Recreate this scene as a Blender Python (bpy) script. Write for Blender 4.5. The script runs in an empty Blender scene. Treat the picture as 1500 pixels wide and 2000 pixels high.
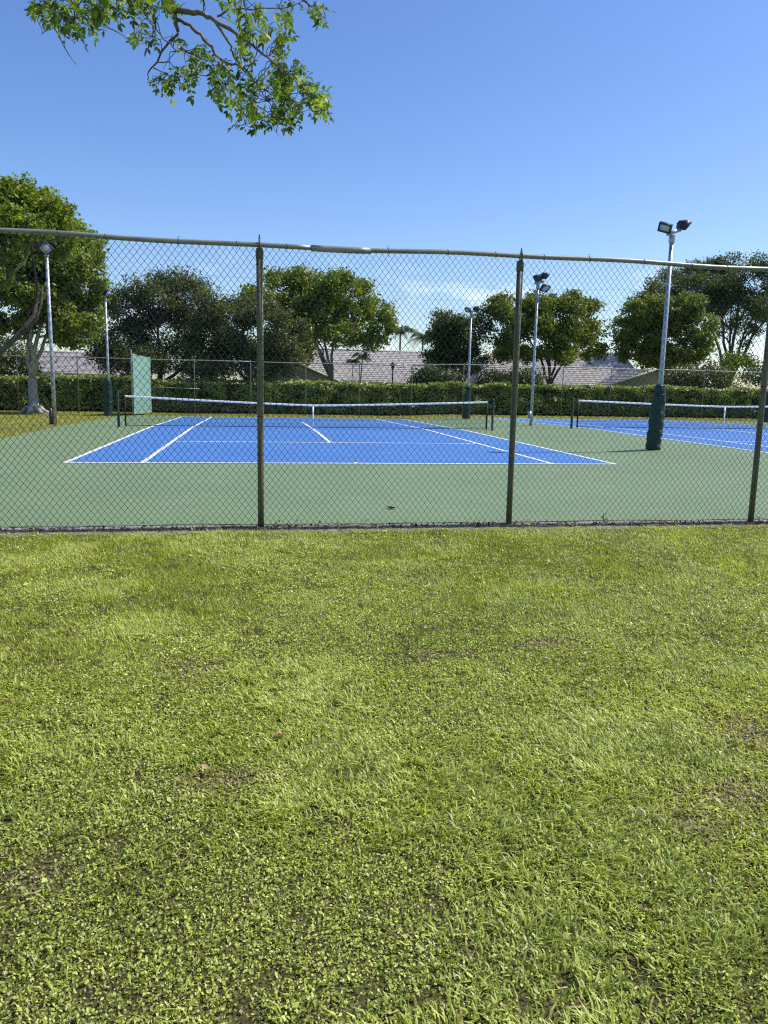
import bpy, math, random
import numpy as np
from mathutils import Matrix, Vector

# ------------------------------------------------------------------ camera
# world: X runs along the near baseline, Y along the court, Z up; origin = near left corner of the court
F, PITCH, ROLL, CAMH, YAW = 1500.0, 0.1631, 0.0200, 1.5575, 0.1673
CAM = np.array([3.518, -14.917, CAMH])
ca, sa = math.cos(YAW), math.sin(YAW)
right0 = np.array([ca, -sa, 0.0])
head = np.array([sa, ca, 0.0])
fwd = head * math.cos(PITCH) - np.array([0, 0, 1.0]) * math.sin(PITCH)
up0 = head * math.sin(PITCH) + np.array([0, 0, 1.0]) * math.cos(PITCH)
rc = right0 * math.cos(ROLL) + up0 * math.sin(ROLL)
uc = -right0 * math.sin(ROLL) + up0 * math.cos(ROLL)
scene = bpy.context.scene
camd = bpy.data.cameras.new('camera')
cam = bpy.data.objects.new('camera', camd)
scene.collection.objects.link(cam)
camd.sensor_fit = 'VERTICAL'
camd.sensor_height = 36.0
camd.sensor_width = 27.0
camd.lens = 27.0
camd.clip_start = 0.05
camd.clip_end = 3000
cam.matrix_world = Matrix(((rc[0], uc[0], -fwd[0], CAM[0]), (rc[1], uc[1], -fwd[1], CAM[1]),
                           (rc[2], uc[2], -fwd[2], CAM[2]), (0, 0, 0, 1)))
scene.camera = cam

# ------------------------------------------------------------------ sky, sun, exposure
SUN_EL, SUN_AZ = math.radians(53), math.radians(3.4)      # azimuth counted from +X towards +Y
w = bpy.data.worlds.new('World')
scene.world = w
w.use_nodes = True
nt = w.node_tree
for n in list(nt.nodes):
    nt.nodes.remove(n)
wo = nt.nodes.new('ShaderNodeOutputWorld')
bg = nt.nodes.new('ShaderNodeBackground')
sky = nt.nodes.new('ShaderNodeTexSky')
sky.sky_type = 'NISHITA'
sky.sun_disc = False
sky.sun_elevation = SUN_EL
sky.sun_rotation = math.pi / 2 - SUN_AZ
sky.altitude = 0
sky.air_density = 1.0
sky.dust_density = 0.8
sky.ozone_density = 3.5
hs = nt.nodes.new('ShaderNodeHueSaturation')
hs.inputs['Saturation'].default_value = 1.20
hs.inputs['Hue'].default_value = 0.511
nt.links.new(sky.outputs[0], hs.inputs['Color'])
# a few thin fair weather clouds low over the horizon, all the way round
tc = nt.nodes.new('ShaderNodeTexCoord')
mp = nt.nodes.new('ShaderNodeMapping')
mp.inputs['Scale'].default_value = (1, 1, 2.2)
nz = nt.nodes.new('ShaderNodeTexNoise')
nz.inputs['Scale'].default_value = 9.0
nz.inputs['Detail'].default_value = 6
nz.inputs['Roughness'].default_value = 0.55
nt.links.new(tc.outputs['Generated'], mp.inputs[0])
nt.links.new(mp.outputs[0], nz.inputs['Vector'])
cr = nt.nodes.new('ShaderNodeMapRange')
cr.inputs['From Min'].default_value = 0.55
cr.inputs['From Max'].default_value = 0.70
nt.links.new(nz.outputs['Fac'], cr.inputs['Value'])
sx = nt.nodes.new('ShaderNodeSeparateXYZ')
nt.links.new(tc.outputs['Generated'], sx.inputs[0])
el = nt.nodes.new('ShaderNodeMapRange')
el.inputs['From Min'].default_value = 0.165
el.inputs['From Max'].default_value = 0.10
nt.links.new(sx.outputs['Z'], el.inputs['Value'])
mu = nt.nodes.new('ShaderNodeMath')
mu.operation = 'MULTIPLY'
nt.links.new(cr.outputs[0], mu.inputs[0])
nt.links.new(el.outputs[0], mu.inputs[1])
mu2 = nt.nodes.new('ShaderNodeMath')
mu2.operation = 'MULTIPLY'
mu2.inputs[1].default_value = 0.55
nt.links.new(mu.outputs[0], mu2.inputs[0])
mx = nt.nodes.new('ShaderNodeMixRGB')
mx.inputs[2].default_value = (8.5, 9.0, 9.8, 1)
nt.links.new(mu2.outputs[0], mx.inputs[0])
nt.links.new(hs.outputs[0], mx.inputs[1])
nt.links.new(mx.outputs[0], bg.inputs[0])
bg.inputs[1].default_value = 0.148
nt.links.new(bg.outputs[0], wo.inputs[0])

sund = bpy.data.lights.new('sun', 'SUN')
sund.energy = 4.3
sund.angle = math.radians(0.53)
sund.color = (1.0, 0.955, 0.88)
sun = bpy.data.objects.new('sun', sund)
scene.collection.objects.link(sun)
sd = Vector((math.cos(SUN_EL) * math.cos(SUN_AZ), math.cos(SUN_EL) * math.sin(SUN_AZ), math.sin(SUN_EL)))
sun.rotation_euler = sd.to_track_quat('Z', 'Y').to_euler()
sun.location = (20, 0, 30)
scene.view_settings.view_transform = 'Standard'
scene.view_settings.look = 'None'
scene.view_settings.exposure = 0.30
scene.view_settings.gamma = 1.0
scene.view_settings.use_curve_mapping = False
scene.cycles.max_bounces = 6
scene.cycles.diffuse_bounces = 3
scene.cycles.transmission_bounces = 4
scene.cycles.glossy_bounces = 3
scene.cycles.use_denoising = False
scene.cycles.filter_width = 1.2
scene.cycles.caustics_reflective = False
scene.cycles.caustics_refractive = False

random.seed(7)
rng = np.random.default_rng(7)

# ------------------------------------------------------------------ measuring helpers
def ray(px, py):
    du, dv = px - 750.0, py - 1000.0
    return fwd + rc * (du / F) - uc * (dv / F)

def at(px, py, y):
    """point seen at photo pixel (px, py), standing at court coordinate y"""
    d = ray(px, py)
    return CAM + d * ((y - CAM[1]) / d[1])

def atd(px, py, depth):
    """same, at a distance ahead of the photographer"""
    d = ray(px, py)
    return CAM + d * (depth / (d[0] * sa + d[1] * ca))

def gnd(px, py, z=0.0):
    d = ray(px, py)
    return CAM + d * ((z - CAMH) / d[2])

def zg(x, y):
    """height of the ground: the courts fall away behind the nets, the right hand court lies a little higher"""
    x = np.asarray(x, float)
    y = np.asarray(y, float)
    k = np.clip((x - 11.5) / 3.5, 0, 1)
    return -0.0134 * np.clip(y - 11.885, 0, 17.0) + 0.12 * k * k * (3 - 2 * k) * np.clip((y + 7) / 6, 0, 1)

# ------------------------------------------------------------------ mesh helpers
C = scene.collection
BASE = {}

def link_mesh(name, me, mat, parent=None):
    o = bpy.data.objects.new(name, me)
    C.objects.link(o)
    if mat is not None:
        me.materials.append(mat)
    if parent is not None:
        o.parent = parent
        BASE[o.name] = BASE.get(parent.name, np.zeros(3))
    return o

def build(name, V, faces, mat, parent=None, smooth=False, col=None, base=None):
    """V: (n,3) world coordinates; faces: list of index arrays (m,k)"""
    V = np.asarray(V, float)
    if parent is not None:
        off = BASE.get(parent.name, np.zeros(3))
    elif base is not None:
        off = np.asarray(base, float)
    else:
        off = np.zeros(3)
    me = bpy.data.meshes.new(name)
    me.vertices.add(len(V))
    me.vertices.foreach_set('co', (V - off).astype(np.float32).ravel())
    fl = [np.asarray(f, np.int32) for f in faces if len(f)]
    loops = np.concatenate([f.ravel() for f in fl])
    sizes = np.concatenate([np.full(len(f), f.shape[1], np.int32) for f in fl])
    me.loops.add(len(loops))
    me.loops.foreach_set('vertex_index', loops)
    me.polygons.add(len(sizes))
    starts = np.zeros(len(sizes), np.int32)
    starts[1:] = np.cumsum(sizes)[:-1]
    me.polygons.foreach_set('loop_start', starts)
    try:
        me.polygons.foreach_set('loop_total', sizes)
    except Exception:
        pass
    if smooth:
        me.polygons.foreach_set('use_smooth', np.ones(len(sizes), bool))
    if col is not None:
        at_ = me.color_attributes.new('tint', 'FLOAT_COLOR', 'POINT')
        c4 = np.ones((len(V), 4), np.float32)
        c4[:, :3] = col
        at_.data.foreach_set('color', c4.ravel())
    me.update()
    me.validate()
    o = link_mesh(name, me, mat, parent)
    if parent is None:
        o.location = off
        BASE[o.name] = off
    return o

class MB:
    def __init__(self):
        self.V = []
        self.F = {}
        self.n = 0
    def add(self, V, faces):
        V = np.asarray(V, float)
        self.V.append(V)
        for f in faces:
            f = np.asarray(f, np.int32)
            if len(f):
                self.F.setdefault(f.shape[1], []).append(f + self.n)
        self.n += len(V)
        return self
    def box(self, c, size, ax=None):
        c = np.asarray(c, float)
        h = np.asarray(size, float) / 2
        g = np.array([[x, y, z] for x in (-1, 1) for y in (-1, 1) for z in (-1, 1)], float) * h
        if ax is not None:
            g = g @ np.asarray(ax, float)
        q = [[0, 1, 3, 2], [4, 6, 7, 5], [0, 4, 5, 1], [2, 3, 7, 6], [0, 2, 6, 4], [1, 5, 7, 3]]
        return self.add(c + g, [q])
    def tube(self, pts, rad, n=8, cap=True):
        P = np.asarray(pts, float)
        m = len(P)
        R = np.broadcast_to(np.asarray(rad, float), (m,)).astype(float)
        T = np.zeros_like(P)
        T[1:-1] = P[2:] - P[:-2]
        T[0] = P[1] - P[0]
        T[-1] = P[-1] - P[-2]
        T /= np.linalg.norm(T, axis=1)[:, None] + 1e-12
        ref = np.array([0, 0, 1.0]) if abs(T[0][2]) < 0.9 else np.array([1.0, 0, 0])
        U = np.zeros_like(P)
        u = ref - T[0] * (ref @ T[0])
        u /= np.linalg.norm(u)
        for i in range(m):
            u = u - T[i] * (u @ T[i])
            u /= np.linalg.norm(u) + 1e-12
            U[i] = u
        W = np.cross(T, U)
        a = np.arange(n) * 2 * math.pi / n
        ring = (np.cos(a)[None, :, None] * U[:, None, :] + np.sin(a)[None, :, None] * W[:, None, :]) * R[:, None, None] + P[:, None, :]
        i = np.arange(m - 1)[:, None] * n
        j = np.arange(n)[None, :]
        k = (j + 1) % n
        q = np.stack([i + j, i + k, i + n + k, i + n + j], -1).reshape(-1, 4)
        self.add(ring.reshape(-1, 3), [q])
        if cap and n > 2:
            b = self.n - m * n
            self.F.setdefault(n, []).append(np.array([[b + x for x in range(n)][::-1]], np.int32))
            self.F.setdefault(n, []).append(np.array([[b + (m - 1) * n + x for x in range(n)]], np.int32))
        return self
    def lathe(self, c, prof, n=12):
        c = np.asarray(c, float)
        return self.tube([c + np.array([0, 0, z]) for r, z in prof], [max(r, 1e-4) for r, z in prof], n)
    def out(self, name, mat, parent=None, smooth=False, base=None, col=None):
        return build(name, np.concatenate(self.V), [np.concatenate(v) for v in self.F.values()], mat, parent, smooth, col, base)

def tag(o, label=None, cat=None, group=None, kind=None):
    if label:
        o['label'] = label
    if cat:
        o['category'] = cat
    if group:
        o['group'] = group
    if kind:
        o['kind'] = kind
    return o

def empty(name, loc, label=None, cat=None, group=None):
    o = bpy.data.objects.new(name, None)
    C.objects.link(o)
    o.location = [float(v) for v in loc]
    o.empty_display_size = 0.2
    BASE[o.name] = np.asarray(loc, float)
    return tag(o, label, cat, group)

def vnoise(x, y, scale, seed):
    r = np.random.default_rng(int(seed))
    g = r.random((64, 64))
    x = np.asarray(x, float) / scale + 17.3
    y = np.asarray(y, float) / scale + 9.1
    xi = np.floor(x).astype(int)
    yi = np.floor(y).astype(int)
    fx = x - xi
    fy = y - yi
    fx = fx * fx * (3 - 2 * fx)
    fy = fy * fy * (3 - 2 * fy)
    a = g[xi % 64, yi % 64]
    b = g[(xi + 1) % 64, yi % 64]
    c = g[xi % 64, (yi + 1) % 64]
    d = g[(xi + 1) % 64, (yi + 1) % 64]
    return (a * (1 - fx) + b * fx) * (1 - fy) + (c * (1 - fx) + d * fx) * fy

# ------------------------------------------------------------------ materials
def mat_new(name):
    m = bpy.data.materials.new(name)
    m.use_nodes = True
    nt = m.node_tree
    b = nt.nodes['Principled BSDF']
    return m, nt, b

def plain(name, col, rough=0.6, metal=0.0, spec=0.4, var=0.25, scale=8.0, col2=None, bump=0.0, bscale=60.0, stretch=(1, 1, 1)):
    """procedural paint / metal / stone: noise-driven colour variation and fine relief"""
    m, nt, b = mat_new(name)
    tc = nt.nodes.new('ShaderNodeTexCoord')
    mp = nt.nodes.new('ShaderNodeMapping')
    mp.inputs['Scale'].default_value = stretch
    nt.links.new(tc.outputs['Object'], mp.inputs[0])
    nz = nt.nodes.new('ShaderNodeTexNoise')
    nz.inputs['Scale'].default_value = scale
    nz.inputs['Detail'].default_value = 7
    nz.inputs['Roughness'].default_value = 0.65
    nt.links.new(mp.outputs[0], nz.inputs['Vector'])
    r = nt.nodes.new('ShaderNodeValToRGB')
    c2 = col2 if col2 is not None else tuple(c * (1 - var) for c in col)
    r.color_ramp.elements[0].color = (*c2, 1)
    r.color_ramp.elements[1].color = (*col, 1)
    r.color_ramp.elements[0].position = 0.34
    r.color_ramp.elements[1].position = 0.64
    nt.links.new(nz.outputs['Fac'], r.inputs[0])
    nt.links.new(r.outputs[0], b.inputs['Base Color'])
    b.inputs['Roughness'].default_value = rough
    b.inputs['Metallic'].default_value = metal
    b.inputs['Specular IOR Level'].default_value = spec
    if bump > 0:
        n2 = nt.nodes.new('ShaderNodeTexNoise')
        n2.inputs['Scale'].default_value = bscale
        n2.inputs['Detail'].default_value = 5
        nt.links.new(mp.outputs[0], n2.inputs['Vector'])
        bp = nt.nodes.new('ShaderNodeBump')
        bp.inputs['Strength'].default_value = bump
        bp.inputs['Distance'].default_value = 0.02
        nt.links.new(n2.outputs['Fac'], bp.inputs['Height'])
        nt.links.new(bp.outputs[0], b.inputs['Normal'])
    return m

def leafmat(name, trans=0.35, rough=0.45, spec=0.3, gain=(1, 1, 1)):
    """leaf surface: colour from the leaf's own tint, light passing through the blade"""
    m, nt, b = mat_new(name)
    a = nt.nodes.new('ShaderNodeVertexColor')
    a.layer_name = 'tint'
    mlt = nt.nodes.new('ShaderNodeMixRGB')
    mlt.blend_type = 'MULTIPLY'
    mlt.inputs[0].default_value = 1.0
    mlt.inputs[2].default_value = (*gain, 1)
    nt.links.new(a.outputs[0], mlt.inputs[1])
    nt.links.new(mlt.outputs[0], b.inputs['Base Color'])
    b.inputs['Roughness'].default_value = rough
    b.inputs['Specular IOR Level'].default_value = spec
    t = nt.nodes.new('ShaderNodeBsdfTranslucent')
    m2 = nt.nodes.new('ShaderNodeMixRGB')
    m2.blend_type = 'MULTIPLY'
    m2.inputs[0].default_value = 1.0
    m2.inputs[2].default_value = (1.25, 1.3, 0.6, 1)
    nt.links.new(mlt.outputs[0], m2.inputs[1])
    nt.links.new(m2.outputs[0], t.inputs['Color'])
    mix = nt.nodes.new('ShaderNodeMixShader')
    mix.inputs[0].default_value = trans
    nt.links.new(b.outputs[0], mix.inputs[1])
    nt.links.new(t.outputs[0], mix.inputs[2])
    nt.links.new(mix.outputs[0], nt.nodes['Material Output'].inputs[0])
    return m

def court_mat(name, col, col2, scuff):
    m, nt, b = mat_new(name)
    tc = nt.nodes.new('ShaderNodeTexCoord')
    n1 = nt.nodes.new('ShaderNodeTexNoise')
    n1.inputs['Scale'].default_value = 0.45
    n1.inputs['Detail'].default_value = 8
    n1.inputs['Roughness'].default_value = 0.6
    nt.links.new(tc.outputs['Object'], n1.inputs['Vector'])
    r1 = nt.nodes.new('ShaderNodeValToRGB')
    r1.color_ramp.elements[0].color = (*col2, 1)
    r1.color_ramp.elements[1].color = (*col, 1)
    r1.color_ramp.elements[0].position = 0.3
    r1.color_ramp.elements[1].position = 0.65
    nt.links.new(n1.outputs['Fac'], r1.inputs[0])
    n2 = nt.nodes.new('ShaderNodeTexNoise')
    n2.inputs['Scale'].default_value = 1.3
    n2.inputs['Detail'].default_value = 10
    n2.inputs['Roughness'].default_value = 0.72
    nt.links.new(tc.outputs['Object'], n2.inputs['Vector'])
    mr = nt.nodes.new('ShaderNodeMapRange')
    mr.inputs['From Min'].default_value = 0.53
    mr.inputs['From Max'].default_value = 0.78
    mr.inputs['To Max'].default_value = 0.65
    nt.links.new(n2.outputs['Fac'], mr.inputs['Value'])
    mx = nt.nodes.new('ShaderNodeMixRGB')
    mx.inputs[2].default_value = (*scuff, 1)
    nt.links.new(mr.outputs[0], mx.inputs[0])
    nt.links.new(r1.outputs[0], mx.inputs[1])
    nt.links.new(mx.outputs[0], b.inputs['Base Color'])
    b.inputs['Roughness'].default_value = 0.62
    b.inputs['Specular IOR Level'].default_value = 0.35
    n3 = nt.nodes.new('ShaderNodeTexNoise')
    n3.inputs['Scale'].default_value = 180
    nt.links.new(tc.outputs['Object'], n3.inputs['Vector'])
    bp = nt.nodes.new('ShaderNodeBump')
    bp.inputs['Strength'].default_value = 0.25
    bp.inputs['Distance'].default_value = 0.003
    nt.links.new(n3.outputs['Fac'], bp.inputs['Height'])
    nt.links.new(bp.outputs[0], b.inputs['Normal'])
    return m

def ground_mat():
    m, nt, b = mat_new('lawn_soil')
    tc = nt.nodes.new('ShaderNodeTexCoord')
    n1 = nt.nodes.new('ShaderNodeTexNoise')
    n1.inputs['Scale'].default_value = 0.5
    n1.inputs['Detail'].default_value = 10
    n1.inputs['Roughness'].default_value = 0.7
    nt.links.new(tc.outputs['Object'], n1.inputs['Vector'])
    r1 = nt.nodes.new('ShaderNodeValToRGB')
    e = r1.color_ramp.elements
    e[0].position = 0.3
    e[0].color = (0.115, 0.125, 0.026, 1)
    e[1].position = 0.7
    e[1].color = (0.24, 0.235, 0.055, 1)
    nt.links.new(n1.outputs['Fac'], r1.inputs[0])
    n2 = nt.nodes.new('ShaderNodeTexNoise')
    n2.inputs['Scale'].default_value = 45
    n2.inputs['Detail'].default_value = 6
    nt.links.new(tc.outputs['Object'], n2.inputs['Vector'])
    mx = nt.nodes.new('ShaderNodeMixRGB')
    mx.blend_type = 'OVERLAY'
    mx.inputs[0].default_value = 0.7
    nt.links.new(r1.outputs[0], mx.inputs[1])
    nt.links.new(n2.outputs['Fac'], mx.inputs[2])
    nt.links.new(mx.outputs[0], b.inputs['Base Color'])
    b.inputs['Roughness'].default_value = 0.95
    b.inputs['Specular IOR Level'].default_value = 0.1
    bp = nt.nodes.new('ShaderNodeBump')
    bp.inputs['Strength'].default_value = 0.8
    bp.inputs['Distance'].default_value = 0.02
    nt.links.new(n2.outputs['Fac'], bp.inputs['Height'])
    nt.links.new(bp.outputs[0], b.inputs['Normal'])
    return m

M_soil = ground_mat()
M_green = court_mat('court_green_paint', (0.176, 0.250, 0.122), (0.150, 0.218, 0.105), (0.240, 0.305, 0.18))
M_blue = court_mat('court_blue_paint', (0.072, 0.198, 0.480), (0.060, 0.172, 0.43), (0.14, 0.27, 0.53))
M_line = plain('line_paint', (0.80, 0.82, 0.80), 0.7, var=0.12, scale=3)
M_conc = plain('slab_edge', (0.33, 0.32, 0.30), 0.9, var=0.45, scale=9, bump=0.5)
M_dirt = plain('dirt', (0.30, 0.265, 0.20), 0.95, col2=(0.10, 0.085, 0.055), scale=14, bump=1.0, bscale=40, spec=0.1)
M_post = plain('olive_post_paint', (0.165, 0.155, 0.072), 0.45, col2=(0.100, 0.098, 0.048), scale=6, bump=0.15, stretch=(3, 3, 0.6))
M_rail = plain('weathered_rail', (0.36, 0.37, 0.31), 0.42, metal=0.35, col2=(0.22, 0.23, 0.19), scale=7, stretch=(0.6, 3, 3))
M_wire = plain('dark_vinyl_wire', (0.010, 0.020, 0.014), 0.34, spec=0.5, var=0.3, scale=3)
M_tie = plain('tie_wire', (0.09, 0.09, 0.07), 0.45, metal=0.5, scale=30)
M_galv = plain('galvanised_pole', (0.50, 0.52, 0.53), 0.45, metal=0.45, col2=(0.32, 0.34, 0.36), scale=9, stretch=(2, 2, 0.7))
M_far_rail = plain('far_fence_pipe', (0.36, 0.37, 0.35), 0.5, metal=0.3, var=0.35, scale=4)
M_pad = plain('green_vinyl_pad', (0.010, 0.046, 0.034), 0.48, spec=0.35, col2=(0.006, 0.028, 0.021), scale=5, bump=0.35, bscale=9)
M_dark = plain('dark_green_steel', (0.010, 0.030, 0.022), 0.45, spec=0.5, scale=6)
M_black = plain('black_cord', (0.012, 0.013, 0.014), 0.7, scale=5)
M_band = plain('white_vinyl', (0.78, 0.79, 0.82), 0.6, var=0.10, scale=6)
M_house = plain('lamp_housing', (0.045, 0.047, 0.052), 0.45, metal=0.2, scale=12)
M_lens = plain('lamp_lens', (0.52, 0.56, 0.55), 0.15, spec=0.7, var=0.15, scale=10)
M_screen = plain('pale_green_windscreen', (0.215, 0.385, 0.320), 0.75, col2=(0.17, 0.32, 0.265), scale=1.4)
M_wall = plain('stucco', (0.42, 0.42, 0.37), 0.9, var=0.15, scale=2, bump=0.2)
M_fascia = plain('fascia_paint', (0.62, 0.60, 0.55), 0.7, var=0.15, scale=3)
M_roof = plain('pale_roof_tile', (0.57, 0.525, 0.475), 0.85, col2=(0.36, 0.325, 0.295), scale=2.2, bump=0.2, bscale=20)
M_bark = plain('grey_bark', (0.30, 0.27, 0.23), 0.9, col2=(0.13, 0.115, 0.095), scale=5, bump=0.9, bscale=14, stretch=(2, 2, 0.5), spec=0.15)
M_bark_dark = plain('dark_bark', (0.135, 0.115, 0.095), 0.9, col2=(0.06, 0.05, 0.042), scale=6, bump=0.8, bscale=18, stretch=(2, 2, 0.6), spec=0.15)
M_bark_pale = plain('pale_bark', (0.52, 0.49, 0.44), 0.85, col2=(0.30, 0.275, 0.24), scale=4, bump=0.7, bscale=12, stretch=(2, 2, 0.5), spec=0.15)
M_leaf = leafmat('tree_leaf', 0.42)
M_grass = leafmat('grass_blade', 0.36, rough=0.40, spec=0.4)
M_hleaf = leafmat('hedge_leaf', 0.38, rough=0.35, spec=0.45)
M_dry = leafmat('dry_leaf', 0.1, rough=0.8, spec=0.1)
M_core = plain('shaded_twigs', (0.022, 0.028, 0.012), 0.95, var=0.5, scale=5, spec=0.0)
M_lampblack = plain('black_lamp_post', (0.015, 0.015, 0.016), 0.5, scale=5)

# ------------------------------------------------------------------ ground and courts
def sheet(name, x0, x1, y0, y1, mat, lift, nx, ny, parent=None, skirt=0.0):
    xs = np.linspace(x0, x1, nx + 1)
    ys = np.linspace(y0, y1, ny + 1)
    X, Y = np.meshgrid(xs, ys)
    Z = zg(X, Y) + lift
    V = np.stack([X, Y, Z], -1).reshape(-1, 3)
    i = (np.arange(ny)[:, None] * (nx + 1) + np.arange(nx)[None, :]).reshape(-1, 1)
    Fq = np.concatenate([i, i + 1, i + nx + 2, i + nx + 1], 1)
    return build(name, V, [Fq], mat, parent, smooth=True)

xs = np.concatenate([np.linspace(-600, -60, 10), np.linspace(-50, 70, 121), np.linspace(80, 600, 10)])
ys = np.concatenate([np.linspace(-300, -30, 8), np.linspace(-20, 60, 81), np.linspace(70, 900, 14)])
X, Y = np.meshgrid(xs, ys)
Z = zg(X, Y)
nx, ny = len(xs) - 1, len(ys) - 1
ii = (np.arange(ny)[:, None] * (nx + 1) + np.arange(nx)[None, :]).reshape(-1, 1)
g = build('ground', np.stack([X, Y, Z], -1).reshape(-1, 3), [np.concatenate([ii, ii + 1, ii + nx + 2, ii + nx + 1], 1)], M_soil, smooth=True)
tag(g, kind='structure')

M_thatch = plain('dark_thatch', (0.125, 0.110, 0.045), 0.95, col2=(0.040, 0.038, 0.016), scale=38, bump=0.8, bscale=90, spec=0.05)
tag(sheet('lawn_soil', -30, 40, -25, -6.60, M_thatch, 0.004, 4, 4), kind='structure')
# green hard court slab with a low broken edge by the fence
CX0, CX1, CY0, CY1 = -2.85, 46.0, -6.52, 24.8
slab = sheet('green_court_surface', CX0, CX1, CY0, CY1, M_green, 0.030, 98, 64)
tag(slab, kind='structure')
mb = MB()
n = 160
xs = np.linspace(CX0, CX1, n + 1)
jag = CY0 - 0.02 - 0.05 * vnoise(xs, xs * 0, 0.35, 3) - 0.05 * vnoise(xs, xs * 0, 1.3, 4)
top = np.stack([xs, np.full(n + 1, CY0 + 0.012), zg(xs, xs * 0 + CY0) + 0.026], 1)
edge = np.stack([xs, jag, zg(xs, jag) + 0.022], 1)
bot = np.stack([xs, jag - 0.02, zg(xs, jag) - 0.03], 1)
i = np.arange(n)[:, None]
for a, b in ((edge, top), (bot, edge)):
    mb.add(np.concatenate([a, b]), [np.concatenate([i, i + 1, i + n + 2, i + n + 1], 1)])
o = mb.out('slab_edge', M_conc)
tag(o, kind='structure')
# bare strip of dirt under the fence
n = 200
xs = np.linspace(-6, 20, n + 1)
yn = -6.84 - 0.10 * vnoise(xs, xs * 0, 0.4, 8) - 0.06 * vnoise(xs, xs * 0, 0.13, 9)
rows = [np.stack([xs, yn, xs * 0 + 0.009], 1)]
for k in (0.35, 0.7, 1.0):
    yy = yn * (1 - k) + (-6.5) * k
    rows.append(np.stack([xs, yy, 0.012 + 0.016 * vnoise(xs, yy, 0.12, 12)], 1))
V = np.concatenate(rows)
i = np.arange(n)[:, None]
fs = np.concatenate([np.concatenate([i, i + 1, i + n + 2, i + n + 1], 1) + k * (n + 1) for k in range(3)])
tag(build('dirt_strip', V, [fs], M_dirt), kind='structure')

W, A, NETY, LEN, SV = 10.97, 1.37, 11.885, 23.77, 6.40
def court(x0):
    c = sheet('blue_court_surface', x0, x0 + W, 0, LEN, M_blue, 0.034, 22, 48)
    tag(c, kind='structure')
    def line(xa, xb, ya, yb):
        nxx = max(1, int((xb - xa) / 0.5))
        nyy = max(1, int((yb - ya) / 0.5))
        sheet('painted_line', xa, xb, ya, yb, M_line, 0.038, nxx, nyy, parent=c)
    bw, lw = 0.11, 0.088
    line(x0, x0 + W, 0, bw)
    line(x0, x0 + W, LEN - bw, LEN)
    for xx in (x0, x0 + A, x0 + W - A - lw, x0 + W - lw):
        line(xx, xx + lw, bw, LEN - bw)
    for yy in (NETY - SV, NETY + SV):
        line(x0 + A + lw, x0 + W - A - lw, yy - lw / 2, yy + lw / 2)
    cx = x0 + W / 2
    line(cx - lw / 2, cx + lw / 2, NETY - SV + lw / 2, NETY + SV - lw / 2)
    line(cx - lw / 2, cx + lw / 2, bw, bw + 0.10)
    line(cx - lw / 2, cx + lw / 2, LEN - bw - 0.1, LEN - bw)
    return c
court(0.0)
C2 = 15.55
court(C2)

# ------------------------------------------------------------------ nets
def tennis_net(x0, label, hc):
    xa, xb = x0 - (0.97 if x0 < 1 else 0.60), x0 + W + 0.97
    z0 = lambda x: float(zg(x, NETY)) + 0.03
    t = empty('tennis_net', (x0 + W / 2, NETY, z0(x0 + W / 2)), label, 'net', 'tennis nets')
    for x, sgn in ((xa, 1), (xb, -1)):
        p = MB().lathe((x, NETY, z0(x)), [(0.055, 0.0), (0.055, 0.02), (0.043, 0.03), (0.043, 1.09), (0.035, 1.11), (0.012, 1.125)], 12).out('net_post', M_dark, t, True)
        xr = x + sgn * 0.22
        MB().box((xr, NETY, z0(xr) + 0.53), (0.05, 0.03, 1.0)).out('end_rod', M_black, t)
        MB().box((x - sgn * 0.055, NETY, z0(x) + 0.82), (0.05, 0.05, 0.10)).out('winder_box', M_dark, p)
    cx = x0 + W / 2
    def top(x):
        u = np.clip((np.asarray(x) - cx) / (xb - cx), -1, 1)
        return z0(cx) + hc + (1.05 - hc) * np.abs(u) ** 1.25
    def bot(x):
        return np.array([z0(v) for v in np.atleast_1d(x)]) + 0.055
    m = MB()
    la, lb = xa + 0.2, xb - 0.2
    r = 0.0017
    xs = np.arange(la, lb, 0.047)
    for x in xs:
        zt, zb = float(top(x)) - 0.04, float(bot(x)[0])
        m.box((x, NETY, (zt + zb) / 2), (2 * r, 2 * r, zt - zb))
    gx = np.linspace(la, lb, 33)
    T, B = top(gx) - 0.04, bot(gx)
    for k in range(20):
        f = k / 19.0
        zz = B * (1 - f) + T * f
        m.tube(np.stack([gx, gx * 0 + NETY, zz], 1), 0.0019, 4, False)
    m.tube(np.stack([gx, gx * 0 + NETY, B], 1), 0.011, 5, True)
    tag(m.out('net_mesh', M_black, t), kind='stuff')
    gx = np.linspace(la + 0.02, lb - 0.02, 60)
    hz = top(gx)
    band = MB()
    ring = []
    wob = 0.004 * np.sin(gx * 9.0)
    for dy, dz in ((-0.014, -0.062), (-0.013, -0.01), (0, 0.004), (0.013, -0.01), (0.014, -0.062)):
        ring.append(np.stack([gx, gx * 0 + NETY + dy + wob * 0.5, hz + dz + (wob if dz < -0.05 else 0)], 1))
    V = np.concatenate(ring)
    i = np.arange(59)[:, None]
    fs = np.concatenate([np.concatenate([i, i + 1, i + 61, i + 60], 1) + k * 60 for k in range(4)])
    band.add(V, [fs]).out('top_band', M_band, t, True)
    st = MB()
    st.box((cx, NETY - 0.017, (z0(cx) + hc + z0(cx) + 0.02) / 2 - 0.02), (0.055, 0.006, hc - 0.06))
    st.box((cx, NETY - 0.012, z0(cx) + 0.012), (0.07, 0.05, 0.024))
    st.out('centre_strap', M_band, t)
    return t
tennis_net(0.0, 'sagging tennis net of the left court, in front of the pale green screen', 0.83)
tennis_net(C2, 'tennis net of the right court, partly hidden by the padded light pole', 0.90)

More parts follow.
